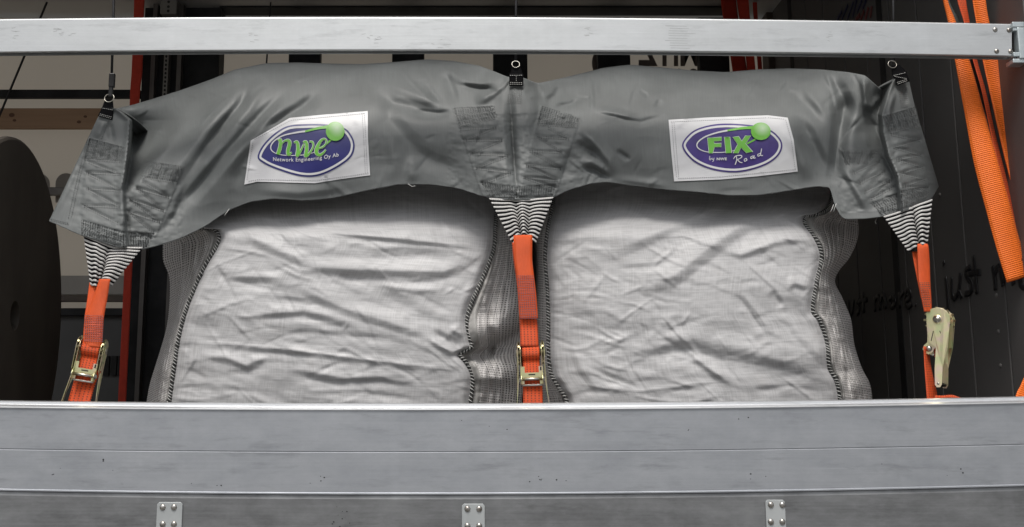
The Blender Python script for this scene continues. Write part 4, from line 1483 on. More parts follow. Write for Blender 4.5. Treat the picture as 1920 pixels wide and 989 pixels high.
dashes(LST, 2.4, 1.6, 0.7, O + 0.002, bpy.data.materials['pale thread'], 'stitching', la2, fn=lambda x, y, o_: surf(x, y, max(o_, O + 0.0006)))

# hanging loops and rings of the cover
def loop_part(quad, yv, xlines, neck):
    q = np.array(quad, float)
    a = AT(q[:, 0], q[:, 1], yv)
    n_ = 8
    u_ = np.linspace(0, 1, n_)
    G = ((a[0][None, None] * (1 - u_)[None, :, None] + a[1][None, None] * u_[None, :, None]) * (1 - u_)[:, None, None]
         + (a[3][None, None] * (1 - u_)[None, :, None] + a[2][None, None] * u_[None, :, None]) * u_[:, None, None])
    G[:, :, 1] -= 0.003 * np.sin(np.pi * u_)[None, :]
    o_ = mesh_obj('loop', G, grid_faces(n_, n_), M['black_web'], cov)
    solidify(o_, 0.004)
    nk = np.array(neck, float)
    b_ = AT(nk[:, 0], nk[:, 1], yv + 0.003)
    nk_o = mesh_obj('loop_neck', b_, [(0, 1, 2, 3)], M['black_web'], cov, sm=False)
    solidify(nk_o, 0.006)
    lns = []
    bl = lambda u1, v1: (q[0] * (1 - u1) + q[1] * u1) * (1 - v1) + (q[3] * (1 - u1) + q[2] * u1) * v1
    for (u0, v0, u1, v1) in xlines:
        lns.append([bl(u0, v0), bl(u1, v1)])
    dashes(lns, 2.2, 1.2, 0.8, 0, M['white_thread'], 'stitching', o_, fn=lambda x, y, o2: AT(x, y, yv - 0.0055 - (0.0012 if o2 >= 0 else 0)))


YL = float(tarp_y(np.array([201.]), np.array([215.]))[0]) - 0.004
YC = float(tarp_y(np.array([967.]), np.array([152.]))[0]) - 0.012
YR = float(tarp_y(np.array([1690.]), np.array([150.]))[0]) - 0.012
XL = [(0.05, 0.12, 0.95, 0.12), (0.05, 0.88, 0.95, 0.88), (0.05, 0.74, 0.95, 0.74), (0.5, 0.2, 0.5, 0.7)]
loop_part([(192, 201), (213, 204), (211, 226), (184, 218)], YL, XL[:3], [(198, 186), (211, 187), (213, 205), (192, 202)])
loop_part([(955, 139), (981, 139), (981, 161), (955, 161)], YC, XL, [(961, 124), (974, 124), (980, 140), (956, 140)])
loop_part([(1673, 140), (1699, 134), (1705, 153), (1683, 161)], YR, XL[:3] + [(0.1, 0.2, 0.9, 0.7)], [(1672, 124), (1686, 122), (1699, 136), (1673, 141)])


def ring(px, py, r, yv, tilt=0.3):
    c = at(px, py, yv)
    s_ = r / 600.0
    pts = []
    for k_ in range(25):
        a_ = k_ * 2 * math.pi / 24
        pts.append((c[0] + s_ * math.cos(a_), c[1] + s_ * math.sin(a_) * tilt, c[2] + s_ * math.sin(a_)))
    return MB().tube(pts, 0.0012, 8, caps=False).build('ring', M['steel'], cov, sm=True)


ring(205, 184, 9, YL)
ring(967, 121, 7.5, YC)
ring(1673, 121, 8, YR)
# twill reinforcing under the loops
dashes([[(956 + k_ * 3.2, 164), (952 + k_ * 3.4, 195)] for k_ in range(8)], 1.6, 2.0, 1.6, 0.0038, mat('twill tape', (0.2, 0.2, 0.2), 0.6), 'reinforcing_tape', cov)
dashes([[(1684 + k_ * 3.0, 165), (1692 + k_ * 2.2, 205)] for k_ in range(6)], 1.6, 2.0, 1.6, 0.0038, bpy.data.materials['twill tape'], 'reinforcing_tape', cov)


def elastic(px0, px1, py1, yv, label, hook=True):
    e = thing('elastic_cord', label, 'cord', tuple(at(px1, py1, yv)))
    top = at(px0, -260, yv)
    MB().tube([at(px0 + 3, -420, yv), top, at((px0 + px1) / 2 + 1, (py1 - 40) / 2 - 30, yv), at(px1, py1, yv)], 0.0042, 8).build('cord', M['rubber'], e, sm=True)
    if hook:
        bevel(pbox(MB(), px1 - 7, py1 - 4, px1 + 5, py1 + 22, yv - 0.008, yv + 0.008).build('hook_body', M['plastic'], e), 0.003)
        bevel(pbox(MB(), px1 - 7, py1 + 18, px1 + 1.5, py1 + 40, yv - 0.006, yv + 0.006).build('hook_tongue', M['plastic'], e), 0.002)
    return e


elastic(214, 209.5, 141, YL, 'black elastic cord with plastic hook holding the cover at left')
elastic(966, 967, 114, YC + 0.03, 'short black cord holding the middle ring behind the slat', False)
elastic(1671, 1676, 114, YR + 0.03, 'short black cord holding the right ring behind the slat', False)

# ------------------------------------------------------------------ striped slings sewn to the cover
def sling(top, bot, y0, y1, nstripe, folds, label=None):
    """top and bottom edges as polylines, gathered towards the bottom"""
    nu, nv = 48, 150
    U = np.linspace(0, 1, nu)
    tp = np.array(top, float)
    bt = np.array(bot, float)
    tq = np.linspace(0, 1, len(tp))
    bq = np.linspace(0, 1, len(bt))
    TX, TY = np.interp(U, tq, tp[:, 0]), np.interp(U, tq, tp[:, 1])
    BX, BY = np.interp(U, bq, bt[:, 0]), np.interp(U, bq, bt[:, 1])
    V_ = np.linspace(0, 1, nv)[:, None]
    X = TX * (1 - V_) + BX * V_
    Y = TY * (1 - V_) + BY * V_
    yy = y0 * (1 - V_) + y1 * V_
    ph = np.zeros(nu)
    amp = 0.004 + 0.017 * V_
    fold = np.zeros(nu)
    for c_, w_f, a_ in folds:
        fold = fold + a_ * np.exp(-((U - c_) / w_f) ** 2)
    yy = yy - amp * fold[None, :]
    Y = Y - 7.0 * V_ * (1 - V_) * 2 * fold[None, :] - 3.0 * fold[None, :] * V_
    sv = V_ * nstripe + 0.0 * U[None, :]
    yy = yy - 0.0007 * np.sin(2 * math.pi * sv)
    X = X + 0.6 * np.sin(2 * math.pi * sv) * ((U < 0.02) * -1.0 + (U > 0.98) * 1.0)[None, :]
    UVs = np.stack(np.broadcast_arrays(U[None, :], sv), -1)
    o_ = mesh_obj('sling', AT(X, Y, yy), grid_faces(nv, nu), M['stripe'], cov, uv=UVs)
    solidify(o_, 0.003, -1.0)
    return o_


sling([(157, 440), (185, 452), (215, 464), (268, 464)], [(170, 534), (180, 540), (192, 530), (210, 536)], 0.085, 0.085, 11.5, [(0.28, 0.09, 0.8), (0.55, 0.05, -1.2), (0.8, 0.14, 0.8)])
sling([(917, 372), (975, 376), (1037, 370)], [(962, 460), (973, 448), (990, 447), (1004, 456)], 0.115, 0.10, 11.5, [(0.3, 0.08, 0.3), (0.42, 0.05, -0.8), (0.52, 0.06, 1.0), (0.66, 0.05, -0.7), (0.85, 0.1, 0.4)])
sling([(1656, 406), (1690, 396), (1715, 386), (1747, 374)], [(1704, 474), (1716, 470), (1726, 466), (1737, 466)], 0.10, 0.09, 11.0, [(0.35, 0.12, 0.6), (0.6, 0.05, -1.0), (0.78, 0.1, 0.9)])

# ------------------------------------------------------------------ ratchet straps
def ratchet_parts(root):
    """lashing ratchet, spindle at the origin, width along x, front towards -y"""
    Lc = dict(parent=root, local=True)
    s = 1 / 620.0
    th = [math.pi * k_ / 10 for k_ in range(11)]
    base = [(20 * s * math.cos(t), 20 * s * math.sin(t)) for t in th]
    base += [(-20 * s, -30 * s), (-21 * s, -42 * s), (-27 * s, -47 * s), (-30 * s, -54 * s), (-27 * s, -62 * s), (-20 * s, -65 * s), (-13 * s, -61 * s), (-9 * s, -54 * s), (14 * s, -52 * s)]
    hand = [(22.5 * s * math.cos(t), 22 * s * math.sin(t)) for t in th[:-2]]
    hand += [(-19 * s, -10 * s), (-17 * s, -44 * s), (-6 * s, -53 * s), (-10 * s, -92 * s), (-11 * s, -122 * s), (-8 * s, -127 * s), (-2 * s, -127 * s), (1 * s, -122 * s), (4 * s, -90 * s), (15 * s, -52 * s), (19.5 * s, -20 * s)]
    mb = lambda: MB()
    for sx in (-1, 1):
        x = sx * 0.0315
        bevel(mb().prism([(p, q) for p, q in base], 'x', x - 0.0008, x + 0.0008).build('side_plate', M['zinc'], **Lc), 0.0006)
        x2 = sx * 0.0395
        hp_ = mb().prism([(p, q) for p, q in hand], 'x', x2 - 0.0008, x2 + 0.0008).build('handle_plate', M['zinc'], **Lc)
        bevel(hp_, 0.0006)
        # handle arms spread a little towards the grip
        for v in hp_.data.vertices:
            if v.co.z < -0.085:
                v.co.x += sx * (-0.085 - v.co.z) * 0.10
        # toothed wheel
        n_t = 12
        gp = []
        for k_ in range(n_t):
            a_ = k_ * 2 * math.pi / n_t
            for da, rr in ((-0.16, 0.023), (-0.08, 0.039), (0.08, 0.039), (0.16, 0.023)):
                gp.append((rr * math.cos(a_ + da), rr * math.sin(a_ + da)))
        xg = sx * 0.0355
        mb().prism(gp, 'x', xg - 0.0022, xg + 0.0022).build('sprocket', M['gear'], **Lc)
        # spindle end, split like a half moon, and the pivot bolt
        cap_ = mb().dome((sx * 0.0408, 0, 0), 0.0135, 0.004, axis=(sx, 0, 0), n=18, m=3).build('spindle_end', M['zinc'], sm=True, **Lc)
        mb().box((sx * 0.0450 - 0.0004, -0.010, -0.0014), (sx * 0.0450 + 0.0004, 0.010, 0.0014)).build('slot', M['dark_hole'], parent=cap_, local=True)
        mb().dome((sx * 0.033, -19 * s, -54 * s), 0.0095, 0.006, axis=(sx, 0, 0), n=16, m=3).build('pivot_bolt', M['steel'], sm=True, **Lc)
        mb().dome((sx * (0.0405 + 0.0105), -5 * s, -120 * s), 0.004, 0.002, axis=(sx, 0, 0), n=12, m=3).build('rivet', M['steel'], sm=True, **Lc)
        # punched marks on the plate
        for (ya, za, yb_, zb) in ((-8, -22, -13, -40), (3, -22, 10, -48)):
            p0, p1 = Vector((ya * s, za * s)), Vector((yb_ * s, zb * s))
            d_ = (p1 - p0).normalized()
            nn_ = Vector((-d_.y, d_.x)) * 0.0011
            poly = [p0 + nn_, p1 + nn_, p1 - nn_, p0 - nn_]
            mb().prism([(q.x, q.y) for q in poly], 'x', sx * 0.0409 - 0.0003, sx * 0.0409 + 0.0003).build('slot', M['dark_hole'], **Lc)
    mb().tube([(-0.046, 0, 0), (0.046, 0, 0)], 0.011, 14).build('spindle', M['steel'], sm=True, **Lc)
    mb().tube([(-0.033, -19 * s, -54 * s), (0.033, -19 * s, -54 * s)], 0.005, 12).build('pivot_bar', M['steel'], sm=True, **Lc)
    # H shaped pawl plate at the front
    yf = -0.029
    H = mb()
    w = 0.0335
    H.box((-w, yf, -0.066), (-w + 0.0125, yf + 0.0025, -0.046))
    H.box((w - 0.0125, yf, -0.066), (w, yf + 0.0025, -0.046))
    H.box((-w, yf, -0.081), (w, yf + 0.0025, -0.066))
    H.box((-w, yf, -0.103), (-w + 0.0105, yf + 0.0025, -0.081))
    H.box((w - 0.0105, yf, -0.103), (w, yf + 0.0025, -0.081))
    pw = H.build('pawl_plate', M['zinc'], **Lc)
    mb().box((-0.010, yf - 0.0004, -0.0745), (0.010, yf + 0.001, -0.0705)).build('slot', M['dark_hole'], parent=pw, local=True)
    mb().box((w - 0.0085, yf - 0.0004, -0.06), (w - 0.004, yf + 0.001, -0.048)).build('slot', M['dark_hole'], parent=pw, local=True)
    mb().tube([(-w + 0.008, yf + 0.006, -0.0885), (w - 0.008, yf + 0.006, -0.0885)], 0.0018, 8).build('spring_bar', M['zinc'], sm=True, **Lc)
    bevel(mb().box((-0.03, yf + 0.004, -0.109), (0.03, yf + 0.012, -0.1035)).build('cross_bar', M['steel'], **Lc), 0.001)
    mb().tube([(-0.046, -5 * s, -121 * s), (0.046, -5 * s, -121 * s)], 0.006, 12).build('grip', M['plastic'], sm=True, **Lc)
    # webbing wound round the spindle
    nu, na = 8, 30
    V_, UVs = [], []
    for i in range(na):
        a_ = -2.2 + i / (na - 1) * 5.6
        r_ = 0.0235 - 0.002 * i / na
        for k_ in range(nu + 1):
            xx = -0.026 + 0.052 * k_ / nu
            V_.append((xx, -r_ * math.cos(a_) * 0.98, r_ * math.sin(a_)))
            UVs.append((0.05 * k_ / nu, 0.023 * a_))
    wb = mesh_obj('webbing_roll', V_, grid_faces(na, nu + 1), M['strap_dash'], root, uv=UVs, local=True)
    solidify(wb, 0.003)
    # the webbing runs down from the roll behind the pawl plate
    rows = [(-0.006, -0.02), (-0.012, -0.045), (-0.016, -0.075), (-0.017, -0.112)]
    rr = catmull(rows, 5)
    V_ = np.array([[(-0.025 + 0.05 * k_ / 6, p[0], p[1]) for k_ in range(7)] for p in rr])
    UVs = np.array([[(0.05 * k_ / 6, -p[1]) for k_ in range(7)] for p in rr])
    wb = mesh_obj('webbing_inner', V_, grid_faces(len(rr), 7), M['strap_dash'], root, uv=UVs, local=True)
    solidify(wb, 0.0022)


def ratchet(root, c, rz, ry=0.0, src=[None]):
    """every ratchet strap gets its own ratchet as a part group, built once and copied"""
    holder = bpy.data.objects.new('ratchet', None)
    holder.empty_display_size = 0.05
    COL.objects.link(holder)
    holder.parent = root
    holder.location = Vector(c) - root.location
    holder.rotation_euler = (0, ry, rz)
    if abs(rz) < 1:
        holder.scale = (1, 1, 0.92)
    if src[0] is None:
        ratchet_parts(holder)
        src[0] = holder
    else:
        for ch in list(src[0].children):
            c2 = ch.copy()
            COL.objects.link(c2)
            c2.parent = holder
            for g in ch.children:
                g2 = g.copy()
                COL.objects.link(g2)
                g2.parent = c2
    return holder


def stitch_box(root, lines, yv, m):
    dashes(lines, 2.6, 1.4, 1.3, 0, m, 'stitching', root, fn=lambda x, y, o2: AT(x, y, yv - 0.0045 - (0.0016 if o2 >= 0 else 0)))


# left strap
YS = 0.085
rs = thing('ratchet_strap', 'orange ratchet strap leaning at the left end of the cover', 'ratchet strap', tuple(at(150, 900, 0.06)), 'ratchet straps holding the cover down')
ribbon('loop_webbing', [(186, 524, 207, 524, YS - 0.02, YS - 0.02), (184, 532, 206, 530, YS - 0.022, YS - 0.022), (172, 565, 201, 562, YS - 0.017, YS - 0.017), (160, 596, 195, 594, YS - 0.014, YS - 0.014), (157, 622, 193, 624, YS - 0.014, YS - 0.012), (155, 650, 191, 652, YS - 0.012, YS - 0.010)], M['strap'], rs, curl=0.004)
ribbon('loop_webbing', [(168, 530, 182, 532, YS + 0.006, YS - 0.004), (164, 560, 178, 560, YS + 0.002, YS - 0.004), (158, 600, 176, 600, YS - 0.006, YS - 0.006)], M['strap'], rs)
stitch_box(rs, [[(159 - k_ * 0.07, 592 + k_ * 3.4 + 0.5 * (k_ % 2)), (194 - k_ * 0.06, 593 + k_ * 3.4)] for k_ in range(15)], YS - 0.014, M['stitch_purple'])
ribbon('tail_webbing', [(150, 690, 190, 696, 0.085, 0.085), (140, 712, 180, 718, 0.085, 0.085), (130, 745, 171, 748, 0.08, 0.08), (118, 790, 160, 792, 0.07, 0.07), (92, 900, 134, 902, 0.06, 0.06), (55, 1050, 97, 1052, 0.055, 0.055)], M['strap_dash'], rs)
ratchet(rs, tuple(at(172, 655, 0.092)), R_(8), R_(9))
# middle strap
YS = 0.09
rs = thing('ratchet_strap', 'orange ratchet strap between the two big bags', 'ratchet strap', tuple(at(1000, 900, 0.06)), 'ratchet straps holding the cover down')
ribbon('loop_webbing', [(963, 442, 998, 441, YS - 0.016, YS - 0.016), (963, 452, 998, 452, YS - 0.022, YS - 0.022), (965, 490, 998, 490, YS - 0.018, YS - 0.018), (969, 517, 1001, 517, YS - 0.016, YS - 0.016), (972, 560, 1006, 560, YS - 0.016, YS - 0.016), (975, 599, 1008.5, 598, YS - 0.016, YS - 0.016)], M['strap'], rs, curl=0.003)
ribbon('loop_webbing', [(960, 455, 975, 455, YS + 0.008, YS), (963, 490, 985, 490, YS + 0.003, YS), (970, 540, 1000, 540, YS - 0.004, YS - 0.004), (974, 600, 1007, 600, YS - 0.007, YS - 0.007), (976, 650, 1010, 650, YS - 0.012, YS - 0.012)], M['strap_dash'], rs)
stitch_box(rs, [[(970 + k_ * 0.24, 518 + k_ * 3.3 + 0.6 * (k_ % 2)), (1001 + k_ * 0.27, 518 + k_ * 3.3)] for k_ in range(25)], YS - 0.017, M['stitch_purple'])
ribbon('tail_webbing', [(977, 690, 1012, 690, 0.085, 0.085), (980, 720, 1017, 720, 0.082, 0.082), (981, 757, 1018, 757, 0.078, 0.078), (982, 820, 1020, 820, 0.07, 0.07), (984, 1050, 1022, 1050, 0.055, 0.055)], M['strap_dash'], rs)
ratchet(rs, tuple(at(995, 662, 0.095)), R_(-3), R_(-2))
# right strap, its ratchet turned sideways
YS = 0.09
rs = thing('ratchet_strap', 'orange ratchet strap with its ratchet turned sideways by the dark bulkhead', 'ratchet strap', tuple(at(1745, 900, 0.06)), 'ratchet straps holding the cover down')
ribbon('loop_webbing', [(1720, 458, 1739, 458, YS - 0.012, YS - 0.012), (1720, 466, 1741, 466, YS - 0.018, YS - 0.018), (1721, 495, 1743, 495, YS - 0.014, YS - 0.006), (1723, 530, 1744, 530, YS - 0.012, YS), (1728, 560, 1746, 560, YS - 0.01, YS + 0.006), (1733, 585, 1747, 585, YS - 0.008, YS + 0.01)], M['strap'], rs, curl=0.003)
ribbon('loop_webbing', [(1710, 472, 1720, 472, YS + 0.004, YS), (1715, 500, 1724, 500, YS, YS), (1722, 535, 1732, 535, YS - 0.004, YS), (1727, 560, 1738, 560, YS - 0.004, YS)], M['strap'], rs)
stitch_box(rs, [[(1723.5 + k_ * 0.72, 531 + k_ * 3.4), (1744 + k_ * 0.2, 531 + k_ * 3.4)] for k_ in range(14)], YS - 0.016, M['stitch'])
ribbon('tail_webbing', [(1732, 650, 1741, 650, 0.10, 0.13), (1734, 690, 1746, 690, 0.10, 0.13), (1738, 745, 1758, 745, 0.09, 0.12), (1740, 800, 1764, 800, 0.08, 0.10), (1742, 1050, 1775, 1050, 0.06, 0.06)], M['strap_dash'], rs)
ribbon('tail_webbing', [(1752, 742, 1752, 760, 0.07, 0.07), (1768, 742, 1768, 762, 0.066, 0.066), (1785, 741, 1786, 762, 0.07, 0.07), (1801, 746, 1801, 764, 0.074, 0.074)], M['strap_dash'], rs)
ratchet(rs, tuple(at(1762, 601, 0.115)), R_(-125), R_(0))

# bundle of spare orange straps hanging at the right
def centre_rows(L_, yv):
    out = []
    L_ = np.array(L_, float)
    tg = np.gradient(L_[:, :2], axis=0)
    for (x, y, w), t in zip(L_, tg):
        t = t / np.hypot(*t)
        n_ = np.array([t[1], -t[0]])
        if n_[0] < 0:
            n_ = -n_
        a, b_ = np.array([x, y]) - n_ * w / 2, np.array([x, y]) + n_ * w / 2
        out.append((a[0], a[1], b_[0], b_[1], yv, yv + 0.012 * math.sin(y / 70.0)))
    return out


tag(ribbon('orange_strap', centre_rows([(1762, -60, 8), (1772, 0, 8), (1785, 43, 14), (1803, 110, 26), (1824, 200, 35), (1847, 300, 44), (1870, 385, 46), (1889, 455, 46), (1910, 524, 46)], 0.11), M['strap_light'], curl=0.008),
    'spare orange strap with a cut end, leftmost of the hanging bundle', 'strap', 'spare orange straps hanging at the right')
tag(ribbon('orange_strap', centre_rows([(1830, -60, 24), (1836, 0, 24), (1843, 43, 24), (1857, 110, 29), (1874, 180, 32), (1896, 270, 36), (1914, 340, 37), (1940, 440, 38), (1958, 560, 38)], 0.14), M['strap_light'], curl=-0.008),
    'spare orange strap at the right of the hanging bundle', 'strap', 'spare orange straps hanging at the right')
tag(ribbon('orange_strap', [(1790, -60, 1806, -60, 0.15, 0.15), (1795, 0, 1811, 0, 0.15, 0.15), (1808, 43, 1818, 43, 0.14, 0.16), (1824, 110, 1831, 110, 0.125, 0.165), (1841, 170, 1848, 170, 0.12, 0.165), (1858, 250, 1866, 250, 0.115, 0.16), (1872, 310, 1881, 310, 0.112, 0.16), (1896, 410, 1907, 410, 0.11, 0.16), (1916, 490, 1930, 490, 0.11, 0.15)], M['strap_dash']),
    'spare orange strap seen edge on in the middle of the hanging bundle', 'strap', 'spare orange straps hanging at the right')
tag(ribbon('grey_strap', [(1764, -60, 1769, -60, 0.17, 0.17), (1772, 0, 1779, 0, 0.17, 0.17), (1785, 43, 1800, 43, 0.17, 0.17), (1812, 110, 1824, 110, 0.17, 0.17), (1832, 170, 1845, 170, 0.17, 0.17), (1856, 240, 1864, 240, 0.17, 0.17), (1868, 290, 1874, 290, 0.17, 0.17)], mat('grey green webbing', (0.05, 0.055, 0.05), 0.7)),
    'dark grey strap between the hanging orange straps', 'strap')
tag(ribbon('orange_strap', [(1928, 690, 1952, 700, 0.09, 0.09), (1914, 722, 1936, 733, 0.09, 0.09), (1904, 746, 1930, 752, 0.085, 0.085), (1900, 800, 1930, 800, 0.08, 0.08)], M['strap_light']),
    'end of an orange strap at the lower right behind the drop side', 'strap', 'spare orange straps hanging at the right')

# ------------------------------------------------------------------ the two big bags
def curve_x(pts):
    p = np.array(pts, float)
    return catmull(p, 8)


def noise_folds(X, Y, seed):
    ca, sa = math.cos(0.12), math.sin(0.12)
    U_, V_ = X * ca + Y * sa, -X * sa + Y * ca
    wx = 30 * fbm(X / 160, Y / 160, seed + 1, 2)
    a = fbm((U_ + wx) / 170, (V_ + wx * 0.6) / 62, seed, 3, 0.45)
    b_ = np.abs(fbm((U_ + wx) / 120, (V_ - wx) / 44, seed + 7, 2))
    c_ = np.abs(fbm((U_ + 0.5 * wx) / 46, (V_ + 0.4 * wx) / 19, seed + 17, 3, 0.55))
    e_ = np.abs(fbm((U_ * 0.6 + V_ * 0.8) / 40, (V_ * 0.6 - U_ * 0.8) / 34, seed + 27, 2))
    return 0.014 * a + 0.005 * (b_ - 0.15) - 0.0030 * (c_ - 0.2) + 0.0035 * (e_ - 0.2) + 0.0006 * fbm(X / 20, Y / 8, seed + 12, 3)


LB = [
    ([(537, 522), (560, 510), (595, 501), (681, 505), (831, 510), (905, 478)], 11, -0.030, 'ridge'), ([(600, 519), (681, 525), (800, 531), (870, 520)], 10, 0.028, 'ridge'),
    ([(450, 438), (520, 468), (600, 500)], 12, -0.022, 'ridge'), ([(480, 432), (560, 466), (620, 492)], 10, 0.016, 'ridge'),
    ([(595, 434), (740, 447), (912, 466)], 5, -0.014, 'ridge'), ([(600, 443), (740, 456), (900, 474)], 6, 0.012, 'ridge'),
    ([(672, 478), (690, 466), (760, 463), (846, 468)], 7, -0.012, 'ridge'), ([(690, 485), (770, 480), (850, 480)], 8, 0.014, 'ridge'),
    ([(540, 526), (590, 552), (644, 578), (809, 628)], 12, -0.022, 'ridge'), ([(690, 540), (740, 565), (800, 595), (850, 610)], 16, 0.024, 'ridge'),
    ([(696, 540), (720, 535), (780, 545), (840, 540)], 7, -0.014, 'ridge'),
    ([(805, 622), (830, 632), (875, 655)], 9, 0.030, 'ridge'), ([(800, 632), (830, 652), (860, 668)], 7, -0.018, 'ridge'), ([(840, 612), (870, 632), (882, 650)], 7, -0.014, 'ridge'),
    ([(318, 640), (427, 645), (560, 658), (690, 675), (800, 688), (890, 700)], 3.2, -0.010, 'sharp'), ([(330, 648), (560, 666), (690, 684), (885, 708)], 6, 0.009, 'ridge'),
    ([(430, 530), (500, 533), (560, 546)], 8, 0.018, 'ridge'), ([(420, 518), (500, 519), (545, 524)], 7, -0.012, 'ridge'),
    ([(510, 558), (560, 565), (607, 564)], 7, 0.014, 'ridge'), ([(457, 606), (500, 596), (570, 594), (680, 624)], 7, 0.018, 'ridge'), ([(457, 594), (570, 582), (690, 610)], 7, -0.012, 'ridge'),
    ([(500, 622), (600, 626), (760, 638)], 7, 0.013, 'ridge'), ([(382, 677), (430, 682), (465, 697), (517, 675)], 8, 0.020, 'ridge'), ([(380, 668), (420, 670), (460, 684), (515, 664)], 6, -0.010, 'ridge'),
    ([(450, 660), (520, 662), (600, 672)], 6, 0.012, 'ridge'), ([(520, 697), (625, 720), (720, 716), (790, 730)], 7, 0.020, 'ridge'), ([(530, 688), (640, 708), (730, 706)], 6, -0.012, 'ridge'),
    ([(340, 600), (370, 612), (420, 620)], 8, 0.012, 'ridge'), ([(345, 690), (380, 706), (390, 712)], 7, 0.012, 'ridge'), ([(640, 622), (650, 612), (655, 600)], 3, -0.005, 'ridge'),
    ([(560, 740), (680, 738), (800, 752)], 7, 0.014, 'ridge'), ([(330, 735), (420, 728), (500, 742)], 7, 0.010, 'ridge')]
RB = [
    ([(1120, 500), (1200, 470), (1300, 425), (1400, 388)], 14, 0.024, 'ridge'), ([(1180, 545), (1265, 517), (1330, 465), (1400, 415), (1440, 385)], 18, -0.030, 'ridge'),
    ([(1200, 450), (1290, 410), (1360, 380)], 12, -0.016, 'ridge'), ([(1150, 505), (1220, 500), (1260, 495)], 6, 0.012, 'ridge'), ([(1220, 505), (1235, 490), (1270, 465)], 4, -0.008, 'ridge'),
    ([(1348, 468), (1390, 478), (1450, 455), (1515, 445)], 9, -0.022, 'ridge'), ([(1355, 458), (1400, 440), (1450, 420), (1500, 425)], 16, 0.030, 'ridge'),
    ([(1394, 488), (1430, 520), (1464, 551)], 4, -0.008, 'ridge'), ([(1445, 545), (1458, 562), (1468, 578)], 8, 0.026, 'ridge'), ([(1472, 545), (1490, 530), (1520, 540)], 8, -0.016, 'ridge'),
    ([(1377, 549), (1405, 585), (1440, 636)], 5, 0.014, 'ridge'), ([(1388, 546), (1420, 585), (1450, 630)], 6, -0.010, 'ridge'),
    ([(1473, 556), (1510, 600), (1560, 660)], 14, 0.018, 'ridge'), ([(1465, 585), (1500, 625), (1560, 690)], 12, -0.016, 'ridge'),
    ([(1215, 615), (1260, 645), (1300, 672)], 5, 0.010, 'ridge'), ([(1236, 585), (1275, 630), (1323, 678)], 5, -0.010, 'ridge'), ([(1275, 612), (1285, 600), (1296, 585)], 3.5, -0.006, 'ridge'),
    ([(1130, 692), (1200, 675), (1290, 655), (1340, 672), (1415, 685), (1560, 712)], 15, 0.030, 'ridge'), ([(1150, 668), (1240, 645), (1300, 636), (1400, 655), (1540, 690)], 14, -0.014, 'ridge'),
    ([(1285, 655), (1330, 690), (1373, 720)], 7, -0.016, 'ridge'), ([(1280, 670), (1330, 705), (1365, 728)], 8, 0.016, 'ridge'),
    ([(1110, 690), (1150, 712), (1215, 735)], 8, 0.016, 'ridge'), ([(1060, 715), (1130, 728), (1200, 734), (1415, 706)], 3, -0.007, 'sharp'),
    ([(1145, 525), (1190, 532), (1240, 528)], 5, 0.008, 'ridge'), ([(1160, 555), (1200, 540), (1210, 533)], 3.5, -0.006, 'ridge'), ([(1050, 480), (1075, 500), (1070, 530)], 12, 0.012, 'ridge'),
    ([(1070, 640), (1090, 690), (1130, 740)], 10, -0.012, 'ridge'), ([(1400, 735), (1480, 725), (1560, 740)], 6, 0.012, 'ridge'), ([(1050, 600), (1120, 590), (1200, 600)], 9, 0.010, 'ridge')]


